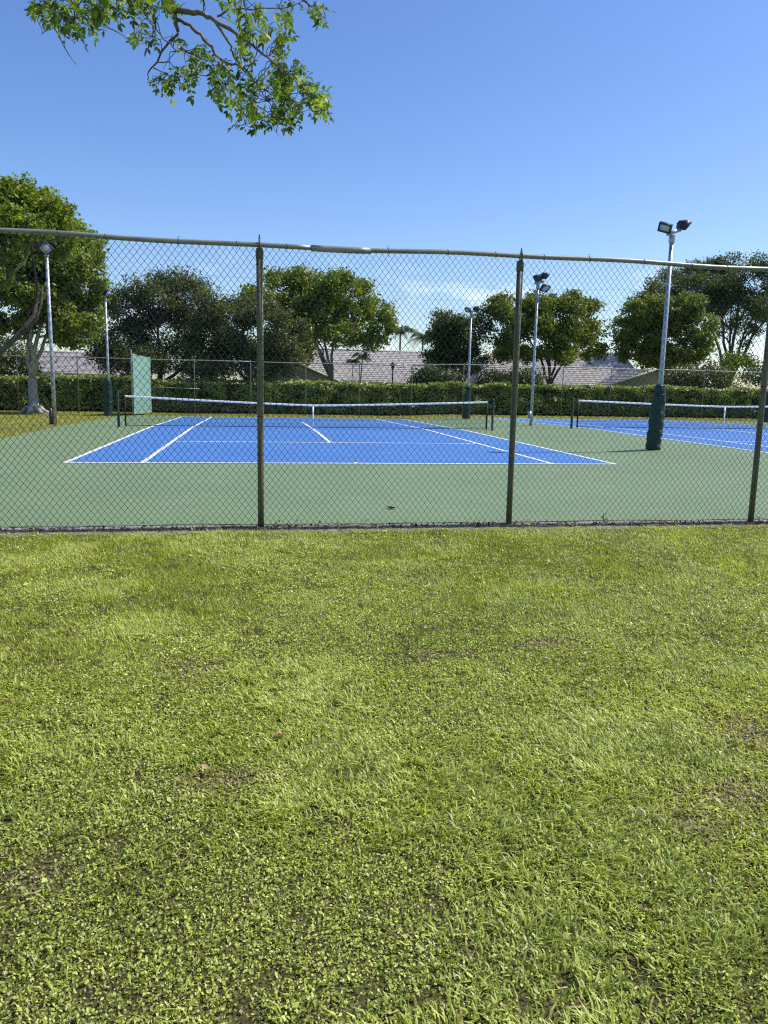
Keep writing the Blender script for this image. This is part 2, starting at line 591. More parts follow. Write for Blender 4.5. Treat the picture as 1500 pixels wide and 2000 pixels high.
# ------------------------------------------------------------------ chain link fences
def chain_link(name, x0, x1, y, z0, z1, wdt, hgt, r, sides, parent, seed, warp):
    nw = int(round((x1 - x0) / wdt))
    wdt = (x1 - x0) / nw
    nh = int(round((z1 - z0) / (hgt / 2)))
    zs = np.linspace(0, 1, nh + 1)
    I = np.arange(nw)[:, None]
    K = np.arange(nh + 1)[None, :]
    sgn = np.where(K % 2 == 0, -1.0, 1.0)
    sgn = sgn * np.where(I % 2 == 0, 1.0, -1.0)
    X = x0 + (I + 0.5) * wdt + sgn * (wdt * 0.5 + r * 0.5)
    Zf = zs[None, :] + 0 * X
    zb = z0 + zg(X, y) if sides == 3 else z0 + 0 * X
    ztop = z1 + zg(X, y) if sides == 3 else z1 + 0 * X
    Zc = zb + (ztop - zb) * Zf
    Yc = y + np.where(K % 2 == 0, 1.0, -1.0) * r * 0.9 + 0 * X
    if warp > 0:
        env = np.sin(np.pi * np.clip(Zf, 0, 1)) ** 0.5
        Zc = Zc + warp * (vnoise(X, Zc * 1.0, 0.9, seed) - 0.5) * env
        X2 = X + warp * 0.8 * (vnoise(X, Zc, 0.7, seed + 1) - 0.5) * env
        Yc = Yc + 0.05 * (vnoise(X, Zc, 0.8, seed + 2) - 0.5) * env * (warp / 0.04)
        low = np.clip(1 - Zf / 0.12, 0, 1)
        Zc = Zc + low * 0.07 * (vnoise(X, X * 0, 0.5, seed + 3) - 0.5)
        X = X2
    P = np.stack([X, Yc, Zc], -1)
    m = nh + 1
    a = np.arange(sides) * 2 * math.pi / sides + 0.4
    # wire cross-section lies across the mostly vertical run of each wire
    off = np.stack([np.cos(a), np.sin(a), 0 * a], -1) * r
    tilt = sgn[..., None, None]
    ring = P[:, :, None, :] + off[None, None]
    V = ring.reshape(-1, 3)
    b = (np.arange(nw)[:, None, None] * m + np.arange(nh)[None, :, None]) * sides
    j = np.arange(sides)[None, None, :]
    k = (j + 1) % sides
    fq = np.stack([b + j, b + k, b + sides + k, b + sides + j], -1).reshape(-1, 4)
    return tag(build(name, V, [fq], M_wire, parent), kind='stuff')

FY = -6.66
HT = 2.96
fence = empty('chain_link_fence', (6.37, FY, 0), 'tall near chain link fence with olive posts along the lawn', 'fence', 'chain link fences')
PX = [-2.5, 0.55, 3.57, 6.37, 9.42, 12.5]
for k, x in enumerate(PX):
    ln = random.uniform(-0.01, 0.01)
    h = HT - 0.03
    pts = [np.array([x + ln * z / 3, FY + 0.045, z]) for z in (-0.15, 0.5, 1.2, 2.0, h - 0.015)]
    p = MB().tube(pts, 0.034, 14).out('post', M_post, fence, True)
    t = pts[-1]
    cap = MB()
    cap.lathe(t + np.array([0, 0, -0.105]), [(0.0395, 0), (0.0405, 0.02), (0.0405, 0.085), (0.036, 0.10), (0.03, 0.112)], 14)
    cap.out('post_cap', M_post, p, True)
    ring = MB()
    a = np.linspace(0, 2 * math.pi, 15)
    cc = np.array([t[0], FY + 0.02, HT + 0.0])
    ring.tube([cc + np.array([0, 0.043 * math.cos(q), 0.043 * math.sin(q)]) for q in a], 0.010, 6)
    ring.lathe(cc + np.array([0.0, 0, 0.04]), [(0.011, 0), (0.012, 0.02), (0.006, 0.03), (0.009, 0.042), (0.002, 0.056)], 8)
    ring.out('loop_top', M_post, p, True)
    for z in (0.35, 0.8, 1.22, 1.62, 2.05, 2.45, 2.78):
        z = z + random.uniform(-0.05, 0.05)
        b = MB()
        a = np.linspace(0.2, 2 * math.pi - 0.2, 13)
        b.tube([np.array([x + ln * z / 3 + 0.037 * math.cos(q), FY + 0.045 + 0.037 * math.sin(q), z + 0.004 * math.sin(3 * q)]) for q in a], 0.0028, 4)
        b.out('tie_band', M_tie, p)
sections = [(-2.5, 4.12), (4.12, 10.9), (10.9, 13.6)]
for k, (xa, xb) in enumerate(sections):
    gx = np.linspace(xa, xb, 40)
    zz = HT + 0.012 * np.sin(gx * 1.1 + 0.6) - 0.006 * np.sin(gx * 3.1) + (gx - 6.4) * 0.0016
    rl = MB().tube(np.stack([gx, gx * 0 + FY + 0.02, zz], 1), 0.0255, 12).out('top_rail', M_rail, fence, True)
    for q in range(int((xb - xa) / 0.55)):
        x = xa + 0.27 + q * 0.55 + random.uniform(-0.12, 0.12)
        z = float(np.interp(x, gx, zz))
        b = MB()
        a = np.linspace(0, 2 * math.pi * 1.1, 13)
        b.tube([np.array([x + 0.004 * q2, FY + 0.02 + 0.0285 * math.cos(q2), z + 0.0285 * math.sin(q2)]) for q2 in a], 0.0024, 4)
        b.tube([np.array([x, FY, z - 0.028]), np.array([x + 0.01, FY - 0.008, z - 0.06])], 0.0022, 4)
        if q % 4 == 1:
            b.tube([np.array([x, FY + 0.02, z + 0.028]), np.array([x + 0.012, FY + 0.02, z + 0.05]), np.array([x + 0.03, FY + 0.02, z + 0.048])], 0.0022, 4)
        b.out('rail_tie', M_tie, rl)
    if k < 2:
        xs2 = np.linspace(xb - 0.02, xb + 0.60, 6) if k == 0 else np.linspace(xb - 0.12, xb + 0.12, 4)
        z2 = np.interp(xs2, gx, zz) if k else HT + 0.012 * np.sin(xs2 * 1.1 + 0.6) - 0.006 * np.sin(xs2 * 3.1) + (xs2 - 6.4) * 0.0016
        MB().tube(np.stack([xs2, xs2 * 0 + FY + 0.02, z2 - 0.002], 1), 0.0335, 12).out('rail_sleeve', M_rail, rl, True)
for k in range(len(PX) - 1):
    chain_link('wire_mesh', PX[k], PX[k + 1], FY, 0.035, HT - 0.01, 0.0335, 0.084, 0.0027, 4, fence, 20 + k, 0.065)
xs = np.linspace(-2.5, 12.5, 200)
MB().tube(np.stack([xs, xs * 0 + FY - 0.006, 0.05 + 0.035 * (vnoise(xs, xs * 0, 0.8, 77) - 0.5)], 1), 0.0026, 4).out('tension_wire', M_wire, fence)

# far fence
FFY = 28.6
far = empty('chain_link_fence', (8, FFY, float(zg(8, FFY))), 'far chain link fence with pale grey rail in front of the hedge', 'fence', 'chain link fences')
xs = -23.9 + 3.02 * np.arange(24)
H2 = 2.93
for x in xs:
    z = float(zg(x, FFY))
    p = MB().lathe((x, FFY + 0.04, z - 0.1), [(0.027, 0), (0.027, H2 + 0.05), (0.024, H2 + 0.08)], 8).out('post', M_far_rail, far, True)
    MB().lathe((x, FFY + 0.02, z + H2 + 0.005), [(0.03, 0), (0.03, 0.03), (0.012, 0.05), (0.016, 0.075), (0.003, 0.10)], 6).out('loop_top', M_far_rail, p)
for k in range(8):
    gx = np.linspace(xs[0] + k * 9.06, min(xs[0] + (k + 1) * 9.06, xs[-1]), 12)
    if gx[-1] - gx[0] < 1:
        continue
    MB().tube(np.stack([gx, gx * 0 + FFY, zg(gx, FFY) + H2 + 0.012 * np.sin(gx * 0.9)], 1), 0.027, 8).out('top_rail', M_far_rail, far, True)
for k in range(6):
    xa = xs[0] + k * 4 * 3.02
    xb = min(xs[0] + (k + 1) * 4 * 3.02, xs[-1])
    if xb - xa > 1:
        chain_link('wire_mesh', xa, xb, FFY - 0.02, 0.05, H2, 0.055, 0.12, 0.0026, 3, far, 60 + k, 0.0)
gx = np.linspace(-2.2, 0.55, 4)
MB().tube(np.stack([gx, gx * 0 + FFY, zg(gx, FFY) + 1.42 - 0.02 * gx], 1), 0.022, 8).out('middle_rail', M_far_rail, far, True)

# short wing of fence with a pale green windscreen, running towards the viewer
PXA, PXB = -2.40, float(at(294, 760, 28.5)[0])
wing = empty('windscreen_panel', (-2.36, 26.5, float(zg(-2.36, 26.5))), 'pale green windscreen panel standing at the far left corner of the court', 'windscreen')
for y, h in ((24.5, 3.2), (28.5, 3.05)):
    z = float(zg(-2.36, y))
    MB().lathe((PXA if y < 26 else PXB, y, z - 0.05), [(0.036, 0), (0.036, h), (0.03, h + 0.03), (0.005, h + 0.06)], 10).out('post', M_far_rail, wing, True)
gy = np.linspace(24.54, 28.46, 17)
gz = np.linspace(0, 1, 13)
YY, ZZ = np.meshgrid(gy, gz)
zb = zg(-2.36, YY) + 0.10
zt = zg(-2.36, YY) + 2.98 - 0.03 * np.sin((YY - 24.5) * 1.6)
XX = PXA + 0.045 + (PXB - PXA) * (YY - 24.5) / 4.0 + 0.03 * np.sin(YY * 2.4) * np.sin(np.pi * ZZ) + 0.02 * (vnoise(YY, ZZ * 3, 0.5, 5) - 0.5)
V = np.stack([XX, YY, zb + (zt - zb) * ZZ], -1).reshape(-1, 3)
i = (np.arange(12)[:, None] * 17 + np.arange(16)[None, :]).reshape(-1, 1)
fq = np.concatenate([i, i + 1, i + 18, i + 17], 1)
V2 = V - np.array([0.006, 0, 0])
build('screen_cloth', np.concatenate([V, V2]), [fq, fq[:, ::-1] + len(V)], M_screen, wing, True)
MB().tube([(PXA, 24.5, float(zg(0, 24.5)) + 3.0), (PXB, 28.5, float(zg(0, 28.5)) + 2.98)], 0.024, 8).out('top_rail', M_far_rail, wing, True)

# ------------------------------------------------------------------ floodlight poles
def floodlight(t, c, aim, size, roll=0.0):
    """box-shaped flood lamp with bezel, glass and fins; aim = direction the glass looks"""
    aim = np.asarray(aim, float)
    aim /= np.linalg.norm(aim)
    r = np.cross(aim, [0, 0, 1.0])
    r /= np.linalg.norm(r)
    u = np.cross(r, aim)
    r, u = r * math.cos(roll) + u * math.sin(roll), u * math.cos(roll) - r * math.sin(roll)
    ax = np.array([r, aim, u])
    c = np.asarray(c, float)
    w_, d_, h_ = size
    m = MB()
    b4 = lambda s, y: [c + ax.T @ np.array([sx * w_ / 2 * s, y, sz * h_ / 2 * s]) for sx, sz in ((-1, -1), (1, -1), (1, 1), (-1, 1))]
    V = np.array(b4(0.55, -d_ / 2) + b4(0.9, -d_ * 0.1) + b4(1.0, d_ * 0.25) + b4(1.0, d_ * 0.5))
    fs = [[3, 2, 1, 0]]
    for k in range(3):
        for j in range(4):
            fs.append([k * 4 + j, k * 4 + (j + 1) % 4, k * 4 + 4 + (j + 1) % 4, k * 4 + 4 + j])
    fs.append([12, 13, 14, 15])
    m.add(V, [fs])
    for k in range(5):
        m.box(c + ax.T @ np.array([(k - 2) * w_ * 0.13, -d_ * 0.42, 0]), (0.012, d_ * 0.35, h_ * 0.6), ax)
    for sx, sz, ww, hh in ((0, 1, w_, 0.03), (0, -1, w_, 0.03), (1, 0, 0.03, h_ - 0.06), (-1, 0, 0.03, h_ - 0.06)):
        m.box(c + ax.T @ np.array([sx * (w_ / 2 - 0.015), d_ * 0.5 + 0.01, sz * (h_ / 2 - 0.015)]), (ww, 0.02, hh), ax)
    hs_ = m.out('floodlight', M_house, t)
    MB().box(c + ax.T @ np.array([0, d_ * 0.5 + 0.005, 0]), (w_ - 0.07, 0.006, h_ - 0.07), ax).out('lens', M_lens, hs_)
    br = MB()
    br.tube([c - u * h_ * 0.25 - aim * d_ * 0.2, c - np.array([0, 0, h_ * 0.62])], 0.022, 6)
    br.out('bracket', M_galv, hs_)
    return hs_

def pad_mesh(t, x, y, z, h, r, seed):
    n, m = 28, 46
    a = np.arange(n) * 2 * math.pi / n
    zz = np.linspace(0, 1, m)
    AA, Zf = np.meshgrid(a, zz)
    prof = r * (0.98 + 0.12 * np.exp(-((Zf - 0.0) / 0.06) ** 2) - 0.05 * np.exp(-((Zf - 0.30) / 0.04) ** 2) - 0.04 * np.exp(-((Zf - 0.58) / 0.04) ** 2)
                - 0.06 * np.exp(-((Zf - 0.86) / 0.03) ** 2) + 0.10 * np.sin(Zf * 3.6) - 0.20 * np.clip(Zf - 0.7, 0, 1) / 0.3)
    fold = 0.13 * r * (vnoise(np.cos(AA) + Zf * 2.0, np.sin(AA) * 0.8 + Zf * 7.0, 0.4, seed) - 0.5) * 2 + 0.08 * r * (vnoise(np.sin(AA) * 1.1 + 4, Zf * 16.0 + np.cos(AA), 0.45, seed + 2) - 0.5) * 2
    R = prof + fold
    R = np.where(Zf > 0.985, r * 0.62, R)
    cx = x - 0.07 * (1 - Zf)
    V = np.stack([cx + R * np.cos(AA), y + R * np.sin(AA), z + 0.012 + h * Zf], -1).reshape(-1, 3)
    i = np.arange(m - 1)[:, None] * n
    j = np.arange(n)[None, :]
    k = (j + 1) % n
    fq = np.stack([i + j, i + k, i + n + k, i + n + j], -1).reshape(-1, 4)
    p = build('pad', V, [fq, np.array([list(range(n))[::-1]]), np.array([[(m - 1) * n + q for q in range(n)]])], M_pad, t, True)
    for f in (0.30, 0.58, 0.86):
        ring = [np.array([x - 0.07 * (1 - f) + r * (0.99 if f < 0.7 else 0.9) * math.cos(q), y + r * 0.99 * math.sin(q), z + h * f + 0.01 * math.sin(2 * q + seed)]) for q in np.linspace(0, 2 * math.pi, 25)]
        MB().tube(ring, 0.012, 4).out('strap', M_dark, p)
    return p

def light_pole(x, y, h, r, label, lamps, pad=None, box=None, arm=None):
    z = float(zg(x, y)) + (0.03 if CX0 < x else 0.0)
    t = empty('light_pole', (x, y, z), label, 'light pole', 'court light poles')
    ps = [(x, y, z - 0.02), (x, y, z + h * 0.45), (x, y, z + h)]
    pl = MB().tube(ps, [r, r * 0.92, r * 0.8], 12).out('pole', M_galv, t, True)
    MB().lathe((x, y, z + h - 0.16), [(r * 1.15, 0), (r * 1.2, 0.02), (r * 1.2, 0.14), (r * 0.9, 0.17)], 10).out('collar', M_galv, pl, True)
    if arm:
        a0, a1 = np.array([x, y, z + h + 0.03]) + np.array(arm[0]), np.array([x, y, z + h + 0.03]) + np.array(arm[1])
        d = (a1 - a0) / np.linalg.norm(a1 - a0)
        s = np.cross(d, [0, 0, 1.0])
        s /= np.linalg.norm(s)
        MB().box((a0 + a1) / 2, (np.linalg.norm(a1 - a0), 0.08, 0.08), np.array([d, s, np.cross(s, d)])).out('crossarm', M_galv, t)
    for off, aim, size, rl in lamps:
        floodlight(t, np.array([x, y, z + h]) + np.array(off), aim, size, rl)
    if pad:
        pad_mesh(t, x, y, z, pad[0], pad[1], pad[2])
    if box:
        MB().box((x + box[0], y + box[1], z + box[2]), box[3]).out('junction_box', M_house if x < 0 else M_galv, t)
    return t

hw = right0          # sideways as the photographer sees it
tow = -head          # towards the photographer
v = lambda a, b, c: tuple(hw * a + tow * b + np.array([0, 0, c]))
SZ = (0.32, 0.15, 0.22)
light_pole(13.46, 3.05, 5.16, 0.062, 'nearest and tallest looking floodlight pole, with lumpy green pad and two lamps',
           [(v(-0.18, 0.06, 0.185), v(-0.62, 0.62, -0.45), SZ, 0.38), (v(0.26, -0.08, 0.29), v(0.78, -0.30, -0.66), SZ, -0.2)],
           (1.60, 0.165, 3.0), None, (v(-0.13, 0.04, -0.01), v(0.19, -0.04, 0.11)))
light_pole(14.3, 14.35, 5.42, 0.060, 'bare floodlight pole without pad between the two tennis nets',
           [(v(0.0, 0.0, 0.26), v(-0.35, -0.75, -0.5), (0.32, 0.16, 0.24), 0.2), (v(0.24, -0.05, 0.36), v(0.7, -0.4, -0.6), (0.33, 0.15, 0.24), -0.2),
            (v(0.24, 0.12, -0.12), v(0.35, 0.6, -0.72), (0.37, 0.16, 0.28), 0.1)],
           None, (-0.09, -0.05, 0.42, (0.12, 0.12, 0.28)), (v(-0.14, 0.0, 0.0), v(0.24, 0.0, 0.08)))
light_pole(14.1, 23.0, 5.25, 0.066, 'distant padded floodlight pole standing behind the right end of the net',
           [(v(-0.16, 0.1, 0.12), v(-0.7, 0.5, -0.5), (0.30, 0.16, 0.24), 0.1), (v(0.24, 0.0, 0.18), v(0.6, -0.5, -0.6), (0.38, 0.17, 0.28), -0.1)],
           (1.60, 0.165, 5.0), None, (v(-0.2, 0, 0.0), v(0.24, 0, 0.04)))
light_pole(-3.37, 13.5, 5.80, 0.068, 'bare grey floodlight pole on the grass at the left with one lamp',
           [(v(0.03, 0.12, 0.12), v(0.25, 0.75, -0.62), (0.38, 0.2, 0.36), 0.75)],
           None, (-0.11, -0.02, 0.30, (0.10, 0.14, 0.56)), None)
light_pole(-3.40, 24.0, 5.55, 0.066, 'padded floodlight pole left of the pale green windscreen',
           [(v(0.10, 0.0, 0.22), v(0.7, 0.4, -0.55), (0.34, 0.2, 0.30), 0.2)],
           (1.72, 0.19, 8.0), None, None)
pz = at(1497, 826, 23.2)
light_pole(float(pz[0]), 23.2, 5.3, 0.066, 'padded floodlight pole at the right edge behind the right court net',
           [(v(-0.16, 0.1, 0.12), v(-0.7, 0.5, -0.5), (0.30, 0.16, 0.24), 0.1), (v(0.24, 0.0, 0.18), v(0.6, -0.5, -0.6), (0.38, 0.17, 0.28), -0.1)],
           (1.60, 0.2, 9.0), None, (v(-0.2, 0, 0.0), v(0.24, 0, 0.04)))

# ------------------------------------------------------------------ trees
def leaf_quads(P, N, size, aspect, r):
    """pointed folded leaves: P centres, N facing; returns V, F"""
    n = len(P)
    T = r.normal(size=(n, 3))
    T -= N * (T * N).sum(1)[:, None]
    T /= np.linalg.norm(T, axis=1)[:, None] + 1e-9
    B = np.cross(N, T)
    L = size[:, None]
    V = np.stack([P - T * L * 0.5, P + B * L * aspect * 0.5 - N * L * 0.08, P + T * L * 0.5, P - B * L * aspect * 0.5 - N * L * 0.08], 1).reshape(-1, 3)
    i = np.arange(n)[:, None] * 4
    return V, np.concatenate([np.concatenate([i, i + 1, i + 2], 1), np.concatenate([i, i + 2, i + 3], 1)])

def crown(name, lobes, n, size, cols, parent, seed, clump=0.28, per=26, shell=0.55, flat=1.0, aspect=0.55, mat=None, wisp=0.0, billow=0):
    """leaves gathered in small clumps over the lobes (x, y, z, rx, rz)"""
    r = np.random.default_rng(int(seed))
    L = np.array(lobes, float)
    if billow:
        # every lobe breaks up into rounded tufts standing out of it
        sub = []
        for l in L:
            for _ in range(billow):
                d = r.normal(size=3)
                d /= np.linalg.norm(d)
                d[2] = d[2] * 0.8 + 0.15
                f = r.uniform(0.30, 0.52)
                sub.append((*(l[:3] + d * np.array([l[3], l[3], l[4]]) * (1.06 - f * 0.6)), l[3] * f, (l[4] * 0.6 + l[3] * 0.4) * f * 0.85))
        L = np.array(sub)
    wt = L[:, 3] * L[:, 3] + L[:, 3] * L[:, 4]
    wt /= wt.sum()
    nc = max(4, n // per)
    li = r.choice(len(L), nc, p=wt)
    D = r.normal(size=(nc, 3))
    D /= np.linalg.norm(D, axis=1)[:, None]
    rad = shell + (1.02 - shell) * r.random(nc) ** 0.7
    rad *= 0.88 + 0.3 * r.random(nc)
    S = np.stack([L[li, 3], L[li, 3] * 0.9, L[li, 4]], 1)
    Cc = L[li, :3] + D * rad[:, None] * S
    cl = clump * (0.6 + 0.9 * r.random(nc))
    tint = r.random(nc)
    ci = r.integers(0, nc, n)
    off = np.clip(r.normal(size=(n, 3)), -1.7, 1.7) * cl[ci][:, None] * np.array([1, 1, 0.75 * flat])
    P = Cc[ci] + off
    if wisp > 0:
        up = r.random(n) < wisp
        P[up] += np.array([0.25, 0, 0.6]) * r.random((up.sum(), 1)) * 0.8
    N = D[ci] * 0.55 + r.normal(size=(n, 3)) * 0.75 + np.array([0, 0, 0.45])
    N /= np.linalg.norm(N, axis=1)[:, None]
    sz = size * (0.6 + 0.8 * r.random(n))
    V, Fc = leaf_quads(P, N, sz, aspect, r)
    c0, c1, c2 = [np.array(c) for c in cols]
    k = np.clip(tint[ci] * 0.65 + r.random(n) * 0.35, 0, 1)[:, None]
    col = np.where(k < 0.5, c0 + (c1 - c0) * k * 2, c1 + (c2 - c1) * (k * 2 - 1))
    col *= (0.85 + 0.3 * r.random((n, 1)))
    o = build(name, V, [Fc], mat or M_leaf, parent, col=np.repeat(col, 4, 0))
    return tag(o, kind='stuff')

def bez(a, b, c, n=8):
    t = np.linspace(0, 1, n)[:, None]
    return (1 - t) ** 2 * np.asarray(a) + 2 * t * (1 - t) * np.asarray(b) + t * t * np.asarray(c)

def wiggle(P, amp, r):
    P = np.array(P, float)
    P[1:-1] += r.normal(size=(len(P) - 2, 3)) * amp
    return P

def px_lobes(lst, y, spread, seed):
    """lobes measured in the photograph (pixel x, pixel y, radii in pixels) placed at court coordinate y +- spread"""
    r = np.random.default_rng(int(seed))
    out = []
    for (a, b, rx, rz) in lst:
        yy = y + r.uniform(-spread, spread)
        p = at(a, b, yy)
        s = (yy - CAM[1]) / F
        out.append((p[0], p[1], p[2], rx * s, rz * s))
    return out

def tree(name, label, lobes, base_px, y, trunk_r, n, size, cols, seed, fork=0.35, stems=4, bark=None, group='trees behind the courts', spread=1.6, trunk_pts=None, twig=True, **kw):
    r = np.random.default_rng(int(seed))
    L = px_lobes(lobes, y, spread, seed)
    b = at(base_px[0], base_px[1], y)
    b[2] = float(zg(b[0], b[1]))
    t = empty(name, b, label, 'tree', group)
    m = MB()
    zc = np.mean([l[2] for l in L])
    fk = b + np.array([0, 0, (zc - b[2]) * fork])
    m.tube(wiggle(bez(b - [0, 0, 0.1], (b + fk) / 2 + r.normal(size=3) * [0.15, 0.15, 0], fk, 6), 0.02, r),
           [trunk_r * 1.45, trunk_r * 1.1, trunk_r, trunk_r * 0.95, trunk_r * 0.92, trunk_r * 0.9], 10)
    order = np.argsort([-l[3] for l in L])
    heads = []
    tr = m.out('trunk', bark or M_bark, t, True)
    k = 0
    for idx in order:
        l = np.array(L[idx])
        tgt = l[:3] + np.array([0, 0, -0.1 * l[4]])
        mid = fk * 0.5 + tgt * 0.5 + np.array([r.normal() * 0.3, r.normal() * 0.3, 0.05 * (tgt[2] - fk[2])])
        mid[:2] = fk[:2] * 0.62 + tgt[:2] * 0.38
        rr = trunk_r * (0.55 if k < stems else 0.26)
        st = fk - [0, 0, 0.05]
        if k >= stems and len(heads):
            hp = np.concatenate(heads)
            hp = hp[hp[:, 2] < tgt[2] - 0.1] if (hp[:, 2] < tgt[2] - 0.1).any() else hp
            st = hp[np.argmin(((hp - tgt) ** 2).sum(1))]
            mid = st * 0.5 + tgt * 0.5 + r.normal(size=3) * 0.15
        P = wiggle(bez(st, mid, tgt, 9), 0.06, r)
        if k < stems:
            heads.append(P[3:7])
        lm = MB().tube(P, np.linspace(rr, rr * 0.22, 9), 7)
        for _ in range(3 if twig else 1):
            s = P[r.integers(4, 8)]
            d = r.normal(size=3)
            d /= np.linalg.norm(d)
            e = l[:3] + d * np.array([l[3], l[3], l[4]]) * 0.8
            lm.tube(wiggle(bez(s, s * 0.5 + e * 0.5 + [0, 0, 0.1], e, 6), 0.05, r), np.linspace(rr * 0.35, rr * 0.07, 6), 5)
        lm.out('limb', bark or M_bark, t, True)
        k += 1
    crown('crown', L, n, size, cols, t, seed + 100, **kw)
    return t, L

OLIVE = ((0.066, 0.082, 0.028), (0.122, 0.140, 0.050), (0.195, 0.205, 0.080))
DARK = ((0.044, 0.066, 0.020), (0.084, 0.116, 0.034), (0.135, 0.168, 0.048))
MID = ((0.080, 0.124, 0.018), (0.180, 0.235, 0.032), (0.32, 0.35, 0.055))
LIGHT = ((0.085, 0.130, 0.018), (0.195, 0.250, 0.034), (0.350, 0.385, 0.068))
YEL = ((0.082, 0.120, 0.020), (0.180, 0.222, 0.036), (0.31, 0.325, 0.060))
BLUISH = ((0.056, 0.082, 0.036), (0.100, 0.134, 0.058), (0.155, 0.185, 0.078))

# left foreground trees, inside the fence
tL, LL = tree('shade_tree', 'pale trunked light green tree standing on the grass behind the left light pole',
     [(150, 640, 42, 42), (168, 560, 32, 48), (118, 600, 45, 38), (60, 600, 48, 36), (20, 565, 40, 45), (166, 500, 30, 36), (108, 525, 48, 42),
      (45, 505, 45, 38), (168, 655, 22, 28), (88, 560, 42, 40), (130, 470, 35, 25), (25, 640, 35, 30), (172, 610, 22, 30), (186, 535, 14, 40)],
     (66, 807), 26.6, 0.24, 40000, 0.21, LIGHT, 11, fork=0.30, bark=M_bark_pale, group='trees left of the courts', spread=1.5, clump=0.19, per=16, shell=0.6, aspect=0.62, billow=8)
# buttress roots of that tree
b = np.array(tL.location)
for q in range(6):
    a = q * 1.05 + 0.3
    e = b + np.array([math.cos(a) * random.uniform(0.8, 1.5), math.sin(a) * random.uniform(0.5, 0.9), -0.02])
    MB().tube(bez(b + [math.cos(a) * 0.25, math.sin(a) * 0.25, 0.35], b + [math.cos(a) * 0.5, math.sin(a) * 0.5, 0.03], e, 7), np.linspace(0.16, 0.04, 7), 7).out('root', M_bark_pale, tL, True)
tB, LB = tree('shade_tree', 'tall light green tree at the left edge with a limb leaning in',
     [(20, 390, 38, 28), (62, 385, 32, 26), (80, 425, 40, 32), (108, 415, 22, 26), (30, 450, 48, 32), (118, 452, 30, 22), (-30, 420, 50, 48), (-50, 520, 60, 60),
      (-90, 600, 60, 50), (95, 478, 45, 24), (142, 458, 16, 9), (-100, 450, 60, 60), (-10, 480, 50, 30)],
     (-75, 822), 21.0, 0.34, 32000, 0.19, LIGHT, 13, fork=0.42, bark=M_bark, group='trees left of the courts', spread=1.3, clump=0.19, per=16, shell=0.6, aspect=0.62, billow=8)
lm = wiggle([at(-75, 735, 21.0), at(-20, 704, 21.0), at(20, 670, 21.1), at(48, 640, 21.2), at(68, 615, 21.4), at(74, 570, 21.8), at(62, 490, 22.0), at(28, 420, 22.0)], 0.03, rng)
MB().tube(lm, [0.16, 0.14, 0.125, 0.11, 0.10, 0.07, 0.05, 0.02], 9).out('limb', M_bark_dark, tB, True)
MB().tube(wiggle([at(40, 650, 21.2), at(58, 640, 21.0), at(72, 622, 20.9), at(80, 590, 21.0), at(84, 560, 21.3)], 0.03, rng), [0.09, 0.08, 0.07, 0.05, 0.03], 8).out('limb', M_bark_dark, tB, True)
lm = [at(-60, 560, 20.5), at(0, 524, 20.3), at(24, 532, 20.3), at(45, 515, 20.3), at(60, 490, 20.3)]
MB().tube(lm, [0.10, 0.09, 0.075, 0.05, 0.02], 8).out('limb', M_bark_pale, tB, True)

tree('feathery_tree', 'dark grey green feathery tree behind the left fence, right of the light green tree',
     [(250, 620, 46, 55), (310, 595, 50, 45), (358, 580, 36, 38), (398, 615, 34, 45), (240, 680, 50, 48), (330, 660, 70, 60), (400, 685, 50, 45),
      (214, 600, 18, 40), (362, 548, 16, 14), (300, 556, 26, 18), (272, 562, 20, 14), (330, 560, 18, 20), (392, 572, 14, 20), (240, 568, 14, 16), (345, 540, 8, 12),
      (230, 715, 40, 30), (300, 712, 50, 32), (370, 715, 50, 30), (425, 715, 40, 30)],
     (310, 800), 33.5, 0.25, 40000, 0.22, OLIVE, 21, fork=0.25, bark=M_bark_dark, clump=0.30, per=20, shell=0.35, aspect=0.34, wisp=0.07, billow=7)
tree('feathery_tree', 'dark small leaved tree behind the second post of the near fence',
     [(460, 645, 48, 52), (520, 640, 50, 48), (562, 650, 42, 46), (440, 690, 50, 40), (520, 700, 60, 40), (580, 690, 30, 28), (430, 605, 22, 22), (480, 600, 28, 24), (470, 722, 40, 26), (540, 722, 40, 24)],
     (500, 795), 33.0, 0.25, 34000, 0.20, ((0.060, 0.080, 0.026), (0.112, 0.134, 0.046), (0.185, 0.196, 0.076)), 22, fork=0.22, bark=M_bark_dark, clump=0.26, per=20, shell=0.35, aspect=0.42, billow=7)
tree('round_tree', 'broad domed tree with several bare stems rising over the hedge',
     [(560, 562, 45, 30), (605, 556, 42, 28), (650, 562, 46, 28), (505, 586, 32, 26), (698, 582, 30, 34), (735, 612, 30, 38), (746, 640, 24, 34), (620, 605, 46, 34),
      (570, 605, 56, 36), (680, 622, 36, 36), (712, 664, 36, 30), (612, 648, 40, 26), (655, 655, 28, 24), (478, 600, 18, 16)],
     (648, 790), 38.0, 0.20, 38000, 0.21, MID, 23, fork=0.30, stems=6, bark=M_bark, clump=0.20, per=18, shell=0.55, aspect=0.55, billow=11)
tree('dark_tree', 'dark tree right of the tile roof, behind the distant padded pole',
     [(890, 628, 42, 20), (858, 655, 28, 36), (900, 670, 55, 42), (935, 645, 30, 38), (860, 700, 30, 26), (920, 710, 36, 22), (880, 690, 40, 30)],
     (900, 795), 36.5, 0.2, 24000, 0.18, DARK, 24, fork=0.32, bark=M_bark_dark, clump=0.2, per=18, shell=0.6, aspect=0.5, billow=9)
